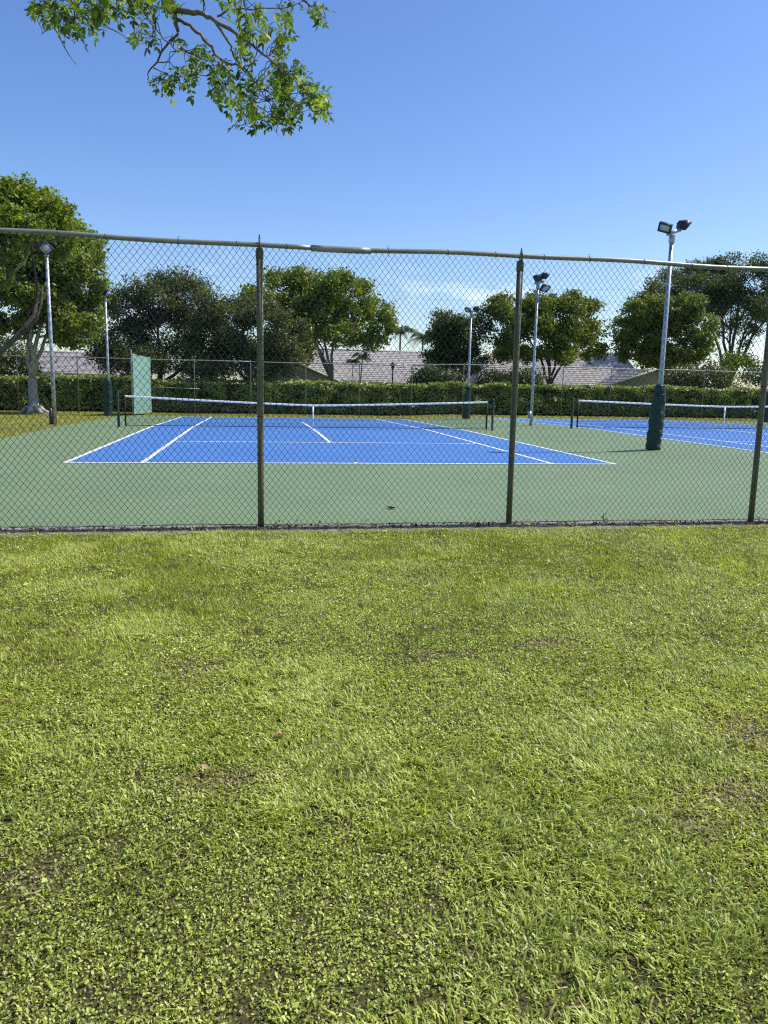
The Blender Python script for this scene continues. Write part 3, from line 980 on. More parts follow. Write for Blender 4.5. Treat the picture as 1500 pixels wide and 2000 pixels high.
tree('round_tree', 'wide dark green tree behind the bare floodlight pole',
     [(1000, 606, 42, 28), (1058, 592, 42, 22), (1110, 602, 38, 25), (1148, 602, 24, 20), (995, 650, 38, 38), (1070, 640, 56, 38), (1140, 650, 42, 33), (1160, 690, 24, 20),
      (1112, 690, 36, 24), (1035, 690, 36, 20), (985, 690, 26, 20)],
     (1072, 795), 37.0, 0.19, 36000, 0.20, YEL, 25, fork=0.33, stems=5, bark=M_bark_dark, clump=0.20, per=18, shell=0.55, aspect=0.55, billow=11)
tree('bushy_tree', 'rounded olive tree behind the tallest floodlight pole',
     [(1270, 612, 50, 32), (1328, 606, 48, 30), (1372, 640, 30, 42), (1300, 630, 50, 36), (1240, 642, 36, 38), (1300, 660, 60, 50), (1226, 684, 26, 32), (1366, 690, 28, 32), (1290, 704, 50, 20), (1330, 690, 40, 30)],
     (1300, 795), 38.0, 0.2, 42000, 0.20, YEL, 26, fork=0.25, bark=M_bark_dark, clump=0.15, per=18, shell=0.55, aspect=0.55, billow=11)
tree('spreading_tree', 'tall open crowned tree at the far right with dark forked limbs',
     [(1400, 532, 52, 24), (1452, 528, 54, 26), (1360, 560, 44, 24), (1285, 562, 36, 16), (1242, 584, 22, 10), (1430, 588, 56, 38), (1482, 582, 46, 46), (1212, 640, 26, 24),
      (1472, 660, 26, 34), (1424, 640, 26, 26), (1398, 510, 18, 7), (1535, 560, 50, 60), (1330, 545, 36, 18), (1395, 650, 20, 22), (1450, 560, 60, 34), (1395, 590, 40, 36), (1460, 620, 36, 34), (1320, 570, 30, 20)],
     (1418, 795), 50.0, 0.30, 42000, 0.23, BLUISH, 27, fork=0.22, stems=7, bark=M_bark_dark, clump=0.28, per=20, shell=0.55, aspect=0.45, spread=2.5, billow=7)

# ------------------------------------------------------------------ shrubs, palms
def shrub(name, label, lobes, y, n, size, cols, seed, cat='bush', **kw):
    L = px_lobes(lobes, y, 0.3, seed)
    x = float(np.mean([l[0] for l in L]))
    t = empty(name, (x, y, float(zg(x, y))), label, cat, 'shrubs behind the hedge')
    m = MB()
    b = np.array([x, y, float(zg(x, y))])
    r = np.random.default_rng(int(seed))
    for l in L:
        m.tube(wiggle(bez(b + r.normal(size=3) * [0.15, 0.1, 0], (b + np.array(l[:3])) / 2, l[:3], 6), 0.04, r), np.linspace(0.05, 0.012, 6), 5)
    m.out('stem', M_bark_dark, t)
    crown('foliage', L, n, size, cols, t, seed + 50, **kw)
    return t
shrub('bush', 'dark green bush in front of the tile roof, left of the distant padded pole', [(840, 738, 30, 20), (875, 742, 25, 18), (815, 748, 18, 12)], 34.0, 4500, 0.18, DARK, 31, shell=0.5)
shrub('bush', 'dark bush between the distant padded pole and the bare pole', [(960, 742, 30, 18), (1000, 745, 30, 16), (1035, 740, 22, 20)], 34.0, 4000, 0.18, DARK, 32, shell=0.5)
shrub('bush', 'grey green bush over the hedge, right of the tallest floodlight pole', [(1340, 740, 34, 26), (1385, 738, 32, 28), (1415, 748, 22, 20)], 33.5, 5500, 0.18, OLIVE, 33, shell=0.5)
shrub('bush', 'small yellow green bush far behind under the spreading tree', [(1425, 705, 22, 16), (1450, 705, 26, 14)], 46.0, 2500, 0.2, LIGHT, 34, shell=0.5)
shrub('bush', 'dark shrub mass at the far left behind the pale trunk', [(20, 720, 40, 26), (-20, 735, 40, 30), (0, 690, 46, 30), (50, 705, 26, 20), (-50, 690, 40, 40)], 33.0, 7500, 0.18, DARK, 35, shell=0.4)
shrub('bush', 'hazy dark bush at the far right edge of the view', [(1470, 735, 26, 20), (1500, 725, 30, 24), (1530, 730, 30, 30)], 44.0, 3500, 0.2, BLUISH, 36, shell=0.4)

def palm(label, px, top_y, y, h_fr, n, seed, lean=0.0, name='palm_tree', r0=0.12):
    r = np.random.default_rng(int(seed))
    tp = at(px, top_y, y)
    b = np.array([tp[0] - lean, y, float(zg(tp[0], y))])
    t = empty(name, b, label, 'palm', 'palms among the houses')
    MB().tube(bez(b, (b + tp) / 2 + [lean * 0.3, 0, 0], tp, 10), np.linspace(r0, r0 * 0.6, 10), 8).out('trunk', M_bark, t, True)
    for k in range(n):
        a = k * 2.399 + r.uniform(-0.2, 0.2)
        el = r.uniform(-0.2, 1.1)
        d = np.array([math.cos(a) * math.cos(el), math.sin(a) * math.cos(el), math.sin(el)])
        ln = h_fr * r.uniform(0.8, 1.1)
        mid = tp + d * ln * 0.55 + [0, 0, 0.15 * ln]
        end = tp + d * ln * np.array([1.0, 1.0, 0.4]) - [0, 0, 0.45 * ln]
        P = bez(tp, mid, end, 12)
        V, Fc = [], []
        for i_ in range(1, 12):
            tn = P[i_] - P[i_ - 1]
            tn /= np.linalg.norm(tn)
            s = np.cross(tn, [0, 0, 1.0])
            s /= np.linalg.norm(s) + 1e-9
            w_ = 0.30 * ln * math.sin(math.pi * min(1, 0.15 + i_ / 12)) + 0.05
            for sg in (-1, 1):
                for q in (0.0, 0.5):
                    o_ = P[i_ - 1] * (1 - q) + P[i_] * q
                    e_ = o_ + s * sg * w_ * 0.8 + tn * w_ * 0.5 - np.array([0, 0, w_ * r.uniform(0.3, 0.7)])
                    k0 = len(V)
                    V += [o_ - tn * 0.035, o_ + tn * 0.035, e_]
                    Fc.append([k0, k0 + 1, k0 + 2])
        V = np.array(V)
        col = np.tile(np.array([[0.060, 0.085, 0.035]]) * r.uniform(0.7, 1.4), (len(V), 1))
        fr = MB().tube(P, np.linspace(0.03, 0.008, 12), 3, False)
        nV = len(fr.V[0])
        fo = build('frond', np.concatenate([fr.V[0], V]), [np.concatenate(fr.F[4]), np.array(Fc) + nV], M_leaf, t, col=np.tile(col[:1], (nV + len(V), 1)))
        tag(fo, kind='stuff')
    return t
palm('grey green palm behind the roof ridge, nearest the domed tree', 782, 650, 52.0, 2.3, 15, 41)
palm('grey green palm behind the roof ridge, beside the dark tree', 826, 660, 54.0, 2.2, 15, 42)
palm('small slender palm in front of the tile roof under the domed tree', 708, 697, 34.5, 1.0, 11, 43, 0.4, 'young_palm', 0.05)
palm('slim palm with thin stem in front of the roof, right of the young palm', 690, 706, 35.0, 0.7, 8, 44, 0.3, 'young_palm', 0.035)

# ------------------------------------------------------------------ hedge
hb = (8.0, 31.5, float(zg(8, 31.5)))
hedge = empty('hedge', hb, 'long clipped green hedge running behind the far fence', 'hedge')
r = np.random.default_rng(5)
hx = np.linspace(-32, 50, 165)
def hsurf(x):
    return 1.80 + 0.22 * (vnoise(x, x * 0, 1.6, 51) - 0.5) + 0.16 * (vnoise(x, x * 0, 0.35, 52) - 0.5)
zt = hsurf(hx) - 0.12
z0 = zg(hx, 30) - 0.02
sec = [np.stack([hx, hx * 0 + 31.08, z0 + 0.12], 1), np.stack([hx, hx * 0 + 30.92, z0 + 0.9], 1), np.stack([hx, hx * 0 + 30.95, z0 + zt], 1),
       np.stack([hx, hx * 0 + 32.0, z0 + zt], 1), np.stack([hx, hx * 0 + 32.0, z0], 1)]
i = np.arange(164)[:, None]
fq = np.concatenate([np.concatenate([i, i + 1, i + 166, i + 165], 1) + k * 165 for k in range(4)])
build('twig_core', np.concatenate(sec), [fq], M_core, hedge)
n = 62000
X = r.uniform(-30, 48, n)
top = r.random(n) < 0.36
hh = hsurf(X)
Zr = r.random(n) ** 0.85
Yh = np.where(top, r.uniform(30.8, 32.0, n), 30.90 - 0.10 * r.random(n) + 0.30 * (vnoise(X, Zr * 2.0, 0.55, 55) - 0.5))
Zf = np.where(top, hh + r.normal(size=n) * 0.05 + 0.03, 0.10 + (hh - 0.10) * Zr)
Zh = zg(X, 30.5) + Zf
N = np.where(top[:, None], np.array([[0, -0.2, 1.0]]), np.array([[0.15, -0.7, 0.7]])) + r.normal(size=(n, 3)) * 0.65
N /= np.linalg.norm(N, axis=1)[:, None]
V, Fc = leaf_quads(np.stack([X, Yh, Zh], 1), N, 0.15 * (0.6 + 0.8 * r.random(n)), 0.65, r)
cn = np.clip(vnoise(X, Zf * 1.5, 0.5, 56) * 0.7 + r.random(n) * 0.5 - 0.1, 0, 1)[:, None]
col = np.array([0.080, 0.135, 0.020]) * (1 - cn) + np.array([0.50, 0.57, 0.15]) * cn
tag(build('foliage', V, [Fc], M_hleaf, hedge, col=np.repeat(col, 4, 0)), kind='stuff')

# ------------------------------------------------------------------ houses
def roof_slope(m, e0, e1, r0, r1, courses=16, thick=0.04):
    """stepped tile courses from eave edge (e0-e1) up to ridge edge (r0-r1)"""
    e0, e1, r0, r1 = [np.asarray(p, float) for p in (e0, e1, r0, r1)]
    nrm = np.cross(e1 - e0, r0 - e0)
    nrm /= np.linalg.norm(nrm)
    if nrm[2] < 0:
        nrm = -nrm
    for k in range(courses):
        a, b = k / courses, (k + 1) / courses
        L0, R0 = e0 + (r0 - e0) * a, e1 + (r1 - e1) * a
        L1, R1 = e0 + (r0 - e0) * b, e1 + (r1 - e1) * b
        V = np.array([L0 + nrm * thick, R0 + nrm * thick, R1 + nrm * 0.012, L1 + nrm * 0.012, L0, R0])
        m.add(V, [[[0, 1, 2, 3], [4, 5, 1, 0]]])

def house(label, y, eave_l, eave_r, ridge_l, ridge_r, depth, gable=None, hip=True, vent=False):
    """hip-roofed house; eave_l.. are photo pixels measured for the front slope standing at court coordinate y"""
    el, er = at(eave_l[0], eave_l[1], y), at(eave_r[0], eave_r[1], y)
    ez = (el[2] + er[2]) / 2
    el[2] = er[2] = ez
    yr = y + depth / 2
    rl, rr = at(ridge_l[0], ridge_l[1], yr), at(ridge_r[0], ridge_r[1], yr)
    rz = (rl[2] + rr[2]) / 2
    rl[2] = rr[2] = rz
    z0 = -0.25
    t = empty('house', ((el[0] + er[0]) / 2, y + depth / 2, z0), label, 'house', 'houses behind the hedge')
    wl, wr = el[0] + 0.45, er[0] - 0.45
    MB().box(((wl + wr) / 2, y + depth / 2, (z0 + ez) / 2 - 0.02), (wr - wl, depth - 0.9, ez - z0 - 0.02)).out('wall', M_wall, t)
    m = MB()
    bl, br = el + [0, depth, 0], er + [0, depth, 0]
    roof_slope(m, el, er, rl, rr)
    roof_slope(m, br, bl, rr, rl)
    roof_slope(m, bl, el, rl, rl)
    roof_slope(m, er, br, rr, rr)
    rf = m.out('roof', M_roof, t)
    MB().tube([rl - [0.0, 0, -0.03], rr + [0, 0, 0.03]], 0.10, 8).out('ridge_cap', M_roof, rf, True)
    for a, b in ((el, rl), (er, rr)):
        MB().tube([a + [0, 0, 0.06], b + [0, 0, 0.05]], 0.08, 6).out('hip_cap', M_roof, rf, True)
    MB().box(((el[0] + er[0]) / 2, y - 0.03, ez - 0.10), (er[0] - el[0], 0.04, 0.20)).out('fascia', M_fascia, t)
    for fx in (0.3, 0.62):
        p = rl * 0.45 + el * 0.55 + (er - el) * fx
        MB().lathe((p[0], p[1], p[2]), [(0.06, -0.05), (0.06, 0.30), (0.10, 0.32), (0.08, 0.38)], 8).out('vent_pipe', M_fascia, rf)
    if gable:
        gx0, gx1, gyy, pk = gable          # pixel left, pixel right (eave), y, peak pixel
        a, b, p = at(gx0[0], gx0[1], gyy), at(gx1[0], gx1[1], gyy), at(pk[0], pk[1], gyy)
        a[2] = b[2] = (a[2] + b[2]) / 2
        back = np.array([0, depth * 0.6, 0])
        w1 = MB()
        V = np.array([[a[0] + .3, gyy + .3, z0], [b[0] - .3, gyy + .3, z0], [b[0] - .3, gyy + .3, a[2]], [p[0], gyy + .3, p[2] - 0.15], [a[0] + .3, gyy + .3, a[2]]])
        V2 = V + back
        w1.add(np.concatenate([V, V2]), [[[0, 1, 2, 3, 4], [9, 8, 7, 6, 5]], [[0, 5, 6, 1], [1, 6, 7, 2], [4, 9, 5, 0]]])
        w1.out('gable_wall', M_wall, t)
        m2 = MB()
        roof_slope(m2, a, a + back, p, p + back, 10)
        roof_slope(m2, b + back, b, p + back, p, 10)
        m2.out('gable_roof', M_roof, t)
        for q in (a, b):
            MB().tube([q + [0, -0.02, -0.02], p + [0, -0.02, -0.02]], 0.07, 6).out('barge_board', M_fascia, t)
        if vent:
            c = np.array([p[0], gyy + 0.28, a[2] - 0.15])
            ang = np.linspace(0, math.pi, 13)
            V = np.array([c] + [c + np.array([0.85 * math.cos(q), -0.02, 0.62 * math.sin(q)]) for q in ang])
            fr = build('arched_window', V, [np.array([[0, k + 1, k + 2] for k in range(12)])], M_lens, t)
            MB().tube([v_ + np.array([0, -0.02, 0]) for v_ in V[1:]], 0.04, 6).out('window_frame', M_fascia, fr)
    return t
house('pale tile roofed house behind the domed tree, with a grey gable at its left', 44.0, (600, 741), (905, 748), (610, 684), (880, 690), 12.0,
      gable=((505, 745), (668, 745), 41.0, (570, 704)), vent=True)
house('pale tile roofed house behind the wide dark tree and the tallest pole', 44.0, (930, 746), (1265, 752), (960, 688), (1215, 692), 12.0,
      gable=((1195, 752), (1345, 754), 41.0, (1285, 720)))
house('white roofed house glimpsed behind the pale trunk at the left', 40.0, (40, 725), (235, 728), (70, 688), (205, 692), 9.0)

# lamp post by the house
b = at(766, 765, 36.0)
z = float(zg(b[0], 36.0))
tp = at(765, 712, 36.0)
t = empty('street_lamp', (b[0], 36.0, z), 'thin black lamp post in front of the tile roof', 'street lamp')
MB().lathe((b[0], 36.0, z), [(0.09, 0), (0.09, 0.1), (0.045, 0.16), (0.04, tp[2] - z - 0.3)], 8).out('post', M_lampblack, t, True)
MB().lathe((b[0], 36.0, tp[2] - 0.3), [(0.05, 0), (0.09, 0.05), (0.12, 0.25), (0.20, 0.27), (0.06, 0.40), (0.015, 0.48)], 8).out('lantern', M_lampblack, t)

# power cables
for k, (ya, yb, lab) in enumerate(((500, 560, 'uppermost'), (530, 582, 'lowest'))):
    a, b = at(-60, ya, 58.0), at(1560, yb, 58.0)
    P = [a * (1 - f) + b * f - np.array([0, 0, 1.2 * 4 * f * (1 - f)]) for f in np.linspace(0, 1, 24)]
    o = MB().tube(P, 0.006, 4).out('power_cable', M_black, base=P[0])
    tag(o, lab + ' of the two thin power cables crossing the sky behind the trees', 'cable', 'power cables')

# ------------------------------------------------------------------ overhanging branch of a tree beside the photographer
rb = np.random.default_rng(91)
tb = CAM + right0 * -4.6 + head * 4.9
tb[2] = 0
over = empty('overhanging_tree', tb, 'leafy tree branch hanging into the sky at the top left', 'tree')
fk = tb + np.array([0.1, 0.1, 3.0])
MB().tube(wiggle(bez(tb - [0, 0, 0.1], (tb + fk) / 2 + [0.1, 0, 0], fk, 8), 0.02, rb), [0.34, 0.26, 0.22, 0.21, 0.20, 0.19, 0.18, 0.17], 12).out('trunk', M_bark, over, True)
ent = atd(336, -40, 5.8)
MB().tube(wiggle(bez(fk, fk * 0.5 + ent * 0.5 + [0, 0, 1.3], ent, 12), 0.015, rb), np.linspace(0.13, 0.034, 12), 10).out('limb', M_bark, over, True)
def br(pts, r0, r1, name='branch', d0=5.8, d1=5.8, bark=None):
    ds = np.linspace(d0, d1, len(pts))
    P = np.array([atd(a, b, d) for (a, b), d in zip(pts, ds)])
    # smooth the traced run
    tt = np.linspace(0, len(P) - 1, (len(P) - 1) * 4 + 1)
    Q = np.stack([np.interp(tt, np.arange(len(P)), P[:, k]) for k in range(3)], 1)
    for _ in range(2):
        Q[1:-1] = Q[1:-1] * 0.5 + (Q[:-2] + Q[2:]) * 0.25
    Q[1:-1] += rb.normal(size=(len(Q) - 2, 3)) * 0.004
    MB().tube(Q, np.linspace(r0, r1, len(Q)) * 0.62, 8).out(name, bark or M_bark, over, True)
    return Q
runs = []
runs.append(br([(336, -40), (337, 0), (340, 30), (348, 62)], 0.050, 0.018))
runs.append(br([(340, 18), (370, 24), (397, 27), (429, 44), (485, 84), (523, 112), (555, 138)], 0.036, 0.007, d1=5.5))
runs.append(br([(345, 38), (378, 54), (406, 84), (434, 124), (471, 128), (495, 154), (509, 173), (520, 196)], 0.022, 0.005, d1=6.0))
runs.append(br([(420, 42), (448, 84), (455, 110), (471, 130), (492, 158)], 0.017, 0.006, d1=5.9))
runs.append(br([(348, 66), (322, 89), (299, 131), (287, 147), (292, 163)], 0.015, 0.004, d1=6.1))
runs.append(br([(250, -20), (289, 35), (322, 79), (345, 100), (362, 100)], 0.012, 0.003, d1=5.5))
runs.append(br([(425, 32), (448, 19), (495, 18), (560, 14), (600, 2)], 0.012, 0.003, d1=5.4))
runs.append(br([(474, -30), (478, 10), (485, 42), (509, 65), (530, 75)], 0.010, 0.003, d1=5.6))
runs.append(br([(200, -30), (191, 30), (219, 61), (257, 79), (280, 84)], 0.010, 0.003, d1=6.2))
runs.append(br([(96, -40), (103, 28), (121, 84), (140, 117), (150, 126)], 0.009, 0.003, d1=6.0))
runs.append(br([(560, -40), (586, 0), (621, 19), (639, 44)], 0.009, 0.003, d1=5.7))
runs.append(br([(527, 200), (533, 235), (537, 257), (551, 271)], 0.005, 0.002, d1=5.9))
runs.append(br([(60, -40), (72, 30), (82, 66)], 0.007, 0.003, d1=6.2))
runs.append(br([(300, 133), (330, 148), (365, 152), (385, 145)], 0.007, 0.002, d1=5.8))
runs.append(br([(434, 126), (410, 130), (390, 128)], 0.006, 0.002, d1=5.9))
runs.append(br([(485, 84), (470, 60), (462, 38), (470, 20)], 0.007, 0.002, d1=5.6))
runs.append(br([(523, 112), (540, 95), (556, 88)], 0.006, 0.002, d1=5.5))
runs.append(br([(509, 173), (540, 190), (580, 200), (620, 205)], 0.007, 0.002, d1=5.7))
runs.append(br([(509, 173), (500, 200), (480, 230), (478, 250)], 0.006, 0.002, d1=6.1))
runs.append(br([(555, 138), (580, 160), (605, 190), (630, 215)], 0.007, 0.002, d1=5.4))
runs.append(br([(200, -30), (150, 10), (140, 50)], 0.010, 0.003, d1=5.7))
runs.append(br([(250, -30), (230, 5), (225, 30)], 0.010, 0.003, d1=5.7))
# pinnate leaves: shared meshes, drooping sprays
def pinnate(seed):
    r = np.random.default_rng(int(seed))
    V, Fc, cl = [], [], []
    n = int(r.integers(3, 6))
    Ls = 0.095 * r.uniform(0.8, 1.2)
    tw = r.uniform(-0.5, 0.5)
    base = np.array([(0.185, 0.275, 0.030), (0.115, 0.19, 0.022), (0.33, 0.41, 0.050), (0.07, 0.12, 0.018)][seed % 4])
    def leaflet(o, d, s, ln, c):
        d = d / np.linalg.norm(d)
        s = s - d * (s @ d)
        s /= np.linalg.norm(s)
        nn = np.cross(d, s)
        w_ = ln * r.uniform(0.22, 0.30)
        k = len(V)
        V.extend([o, o + d * ln * 0.35 + s * w_ + nn * w_ * 0.35, o + d * ln * 0.72 + s * w_ * 0.75 + nn * w_ * 0.2 - np.array([0, 0, ln * 0.05]), o + d * ln - np.array([0, 0, ln * 0.14]),
                  o + d * ln * 0.72 - s * w_ * 0.75 + nn * w_ * 0.2 - np.array([0, 0, ln * 0.05]), o + d * ln * 0.35 - s * w_ + nn * w_ * 0.35, o + d * ln * 0.5 - np.array([0, 0, ln * 0.02])])
        Fc.extend([[k, k + 1, k + 6], [k + 1, k + 2, k + 6], [k + 2, k + 3, k + 6], [k + 3, k + 4, k + 6], [k + 4, k + 5, k + 6], [k + 5, k, k + 6]])
        cl.extend([c] * 7)
    for i_ in range(n):
        f = (i_ + 0.8) / n
        o = np.array([Ls * f, 0, -0.05 * f * f])
        for sg in (-1, 1):
            d = np.array([0.55, sg * 0.8, -0.3 + r.normal() * 0.45 + tw * sg * 0.4])
            leaflet(o, d, np.array([0.8, -sg * 0.5, r.normal() * 0.4]), 0.038 * r.uniform(0.7, 1.25), base * r.uniform(0.75, 1.3))
    leaflet(np.array([Ls, 0, -0.05]), np.array([1, 0, -0.4]), np.array([0, 1, 0.2]), 0.045, base)
    k = len(V)
    for a in np.linspace(0, 1, 5):
        c = np.array([Ls * a, 0, -0.05 * a * a])
        V.extend([c + [0, 0.0014, 0], c - [0, 0.0014, 0]])
        cl.extend([base * 0.8] * 2)
    for q in range(4):
        Fc.extend([[k + 2 * q, k + 2 * q + 1, k + 2 * q + 3], [k + 2 * q, k + 2 * q + 3, k + 2 * q + 2]])
    return np.array(V), np.array(Fc), np.array(cl)
variants = [pinnate(s) for s in range(12)]
vmesh = []
for V, Fc, cl in variants:
    o = build('leaf', V, [Fc], M_leaf, None, col=cl)
    vmesh.append(o.data)
    bpy.data.objects.remove(o)
# leafy zones of the branch as seen in the photograph (centre, radii, number of sprays)
zones = [(154, 40, 55, 38, 46), (108, 22, 38, 22, 20), (225, 10, 60, 22, 34), (290, 12, 50, 18, 22), (280, 75, 24, 18, 12), (322, 8, 20, 12, 8), (355, 92, 14, 12, 5),
         (318, 172, 22, 18, 14), (362, 155, 30, 22, 16), (388, 115, 24, 26, 16), (498, 50, 40, 32, 32), (552, 30, 20, 26, 12), (552, 102, 18, 24, 12), (434, 156, 26, 26, 16),
         (490, 122, 28, 20, 12), (476, 188, 40, 36, 34), (552, 158, 44, 28, 34), (575, 196, 52, 34, 46), (628, 210, 22, 26, 18), (490, 236, 40, 22, 24), (560, 232, 32, 24, 22),
         (624, 24, 20, 24, 12), (458, 8, 24, 10, 8), (75, 12, 22, 14, 6), (420, 190, 14, 14, 4), (595, -30, 60, 30, 14), (200, -40, 120, 30, 40), (420, -40, 100, 26, 24)]
allq = np.concatenate(runs)
cnt = 0
restV, restF, restC, rn = [], [], [], 0
for (cx, cy, rx, ry, k) in zones:
    for _ in range(int(k * 0.82)):
        while True:
            a, b = rb.uniform(-1, 1, 2)
            if a * a + b * b < 1:
                break
        p = atd(cx + a * rx, cy - (11 if cy > 60 else 5) + b * ry, 5.75 + rb.normal() * 0.22)
        # grow from the nearest bit of branch outwards, drooping
        q = allq[np.argmin(((allq - p) ** 2).sum(1))]
        d = p - q
        ln = np.linalg.norm(d) + 1e-6
        d = d / ln * 0.7 + rb.normal(size=3) * 0.6 + np.array([0, 0, -0.4])
        d /= np.linalg.norm(d)
        s = np.cross([0, 0, 1.0], d)
        s = s / (np.linalg.norm(s) + 1e-9) + rb.normal(size=3) * 0.35
        s -= d * (s @ d)
        s /= np.linalg.norm(s)
        u = np.cross(d, s)
        sc = rb.uniform(0.75, 1.2)
        Rm = np.stack([d, s, u], 1) * sc
        vi = int(rb.integers(0, 12))
        o_ = p - d * 0.05
        if 0.06 < ln < 0.32 and rb.random() < 0.8:
            bt = wiggle(bez(q, (q + o_) / 2 + rb.normal(size=3) * 0.03 + [0, 0, 0.03], o_, 5), 0.008, rb)
            MB().tube(bt, np.linspace(0.0035, 0.0015, 5), 4, False).out('twig', M_bark_dark, over)
        if cnt < 300 and cy > -20:
            ob = bpy.data.objects.new('leaf', vmesh[vi])
            C.objects.link(ob)
            ob.parent = over
            ob.matrix_local = Matrix.Translation(Vector(o_ - tb)) @ Matrix(Rm.tolist()).to_4x4()
            cnt += 1
        else:
            V, Fc, cl = variants[vi]
            restV.append(V @ Rm.T + o_)
            restF.append(Fc + rn)
            restC.append(cl)
            rn += len(V)
tag(build('foliage', np.concatenate(restV), [np.concatenate(restF)], M_leaf, over, col=np.concatenate(restC)), kind='stuff')
Lo = [tuple(np.array([tb[0], tb[1], 0]) + np.array(q[:3])) + q[3:] for q in [(0, 0, 5.6, 1.3, 0.8), (-1.2, -0.4, 5.2, 1.2, 0.8), (0.9, -0.3, 6.2, 1.1, 0.7), (-0.3, 1.0, 6.2, 1.2, 0.8)]]
crown('crown', Lo, 5000, 0.09, LIGHT, over, 92, clump=0.16, per=20, shell=0.4)

# ------------------------------------------------------------------ lawn
def lawn():
    r = np.random.default_rng(3)
    x0, x1, y0, y1 = -3.6, 13.4, -15.0, -6.74
    n = 3800000
    X = r.uniform(x0, x1, n)
    Y = r.uniform(y0, y1, n)
    ahead = (X - CAM[0]) * head[0] + (Y - CAM[1]) * head[1]
    side = (X - CAM[0]) * right0[0] + (Y - CAM[1]) * right0[1]
    D = np.hypot(ahead, side)
    # thinner cover far out at the sides and farther off
    dens = np.clip(1.25 / (0.35 + (D / 3.6) ** 1.7), 0.12, 1.0)
    out = (np.abs(side) > 0.56 * ahead + 0.9) | (ahead < 0.8)
    dens = np.where(out, 0.06, dens)
    n1 = vnoise(X, Y, 0.55, 1)
    n2 = vnoise(X, Y, 0.16, 2)
    n3 = vnoise(X, Y, 1.7, 6)
    n4 = vnoise(X, Y, 0.07, 5)
    bare = np.zeros(n)
    for (px, py, rx, ry) in ((372, 1312, 0.16, 0.13), (1478, 1440, 0.22, 0.26), (1340, 1610, 0.17, 0.10), (1450, 1560, 0.2, 0.12), (1050, 1262, 0.22, 0.10), (60, 1720, 0.12, 0.10), (430, 1530, 0.2, 0.08), (1170, 1352, 0.05, 0.05), (860, 1285, 0.22, 0.06)):
        c = gnd(px, py)
        q = ((X - c[0]) / rx) ** 2 + ((Y - c[1]) / ry) ** 2
        bare = np.maximum(bare, np.exp(-q) * (0.75 + 0.5 * (n4 - 0.3)))
    thin = np.clip((0.36 - n2) * 3.0, 0, 0.62) * np.clip((0.68 - n1) * 3, 0, 1)
    gap = np.clip((0.30 - n4) * 4.0, 0, 0.6)
    keep = r.random(n) < dens * (1 - gap) * (1 - 0.50 * np.clip(bare, 0, 1)) * (1 - 0.8 * thin)
    keep &= Y < (-6.80 - 0.10 * vnoise(X, X * 0, 0.4, 8) + 0.20 * r.random(n) * vnoise(X, X * 0 + 5, 0.22, 45))
    X, Y, D, n1, n2, n3, bare, n4 = [a[keep] for a in (X, Y, D, n1, n2, n3, bare, n4)]
    n = len(X)
    Zb = zg(X, Y)
    broad = (vnoise(X, Y, 0.8, 31) * 0.55 + n2 * 0.45 + r.normal(size=n) * 0.16 + np.clip((5.0 - D) * 0.045, -0.12, 0.14)) > 0.545
    # colours: each plant's own tint
    k = np.clip(n1 * 0.16 + n3 * 0.14 + n4 * 0.16 + r.random(n) * 0.76 - 0.11, 0, 1)[:, None]
    cA, cB, cC = np.array([0.112, 0.162, 0.019]), np.array([0.405, 0.458, 0.074]), np.array([0.74, 0.76, 0.245])
    col = np.where(k < 0.5, cA + (cB - cA) * k * 2, cB + (cC - cB) * (k * 2 - 1))
    dry = (r.random(n) < 0.045 + 0.75 * np.clip(bare, 0, 1) + 0.10 * np.clip(n3 - 0.55, 0, 1))
    dc = np.array([0.46, 0.38, 0.20]) * (0.5 + 0.7 * r.random((n, 1)))
    col = np.where(dry[:, None], dc, col)
    # ---- grass blades
    B = np.where(~broad)[0]
    nb = len(B)
    tall = np.clip(vnoise(X[B], Y[B], 0.42, 14) - 0.45, 0, 1)
    tuft = np.clip(vnoise(X[B], Y[B], 0.10, 44) - 0.66, 0, 1) * 3
    hgt = (0.016 + 0.028 * r.random(nb) + 0.060 * tall * r.random(nb) + 0.045 * tuft * r.random(nb)) * np.where(dry[B], 0.7, 1)
    a = vnoise(X[B], Y[B], 0.5, 15) * 7 + r.normal(size=nb) * 1.3
    lean = 0.25 + 1.0 * r.random(nb)
    lean = np.where(dry[B], lean + 1.0, lean)
    d = np.stack([np.cos(a), np.sin(a), 0 * a], 1)
    s = np.stack([-np.sin(a), np.cos(a), 0 * a], 1)
    wv = (0.0019 + 0.0017 * r.random(nb)) * np.clip(0.75 + D[B] / 9.0, 0.8, 1.7)
    P0 = np.stack([X[B], Y[B], Zb[B] - 0.003], 1)
    up = np.array([0, 0, 1.0])
    P1 = P0 + d * (hgt * lean * 0.38)[:, None] + up * (hgt * 0.62)[:, None]
    P2 = P0 + d * (hgt * lean * 1.05)[:, None] + up * (hgt * np.clip(1.05 - 0.33 * lean, 0.35, 1))[:, None]
    wv = wv[:, None]
    near = D[B] < 4.2
    Vn = np.stack([P0 - s * wv * 0.7, P0 + s * wv * 0.7, P1 + s * wv, P1 - s * wv, P2], 1)[near].reshape(-1, 3)
    i = np.arange(near.sum())[:, None] * 5
    Fn = np.concatenate([np.concatenate([i, i + 1, i + 2], 1), np.concatenate([i, i + 2, i + 3], 1), np.concatenate([i + 3, i + 2, i + 4], 1)])
    fa = ~near
    Vf = np.stack([P0 - s * wv * 1.1, P0 + s * wv * 1.1, P2], 1)[fa].reshape(-1, 3)
    Ff = np.arange(len(Vf)).reshape(-1, 3) + len(Vn)
    o = build('lawn_grass', np.concatenate([Vn, Vf]), [np.concatenate([Fn, Ff])], M_grass, None, col=np.concatenate([np.repeat(col[B][near], 5, 0), np.repeat(col[B][fa], 3, 0)]))
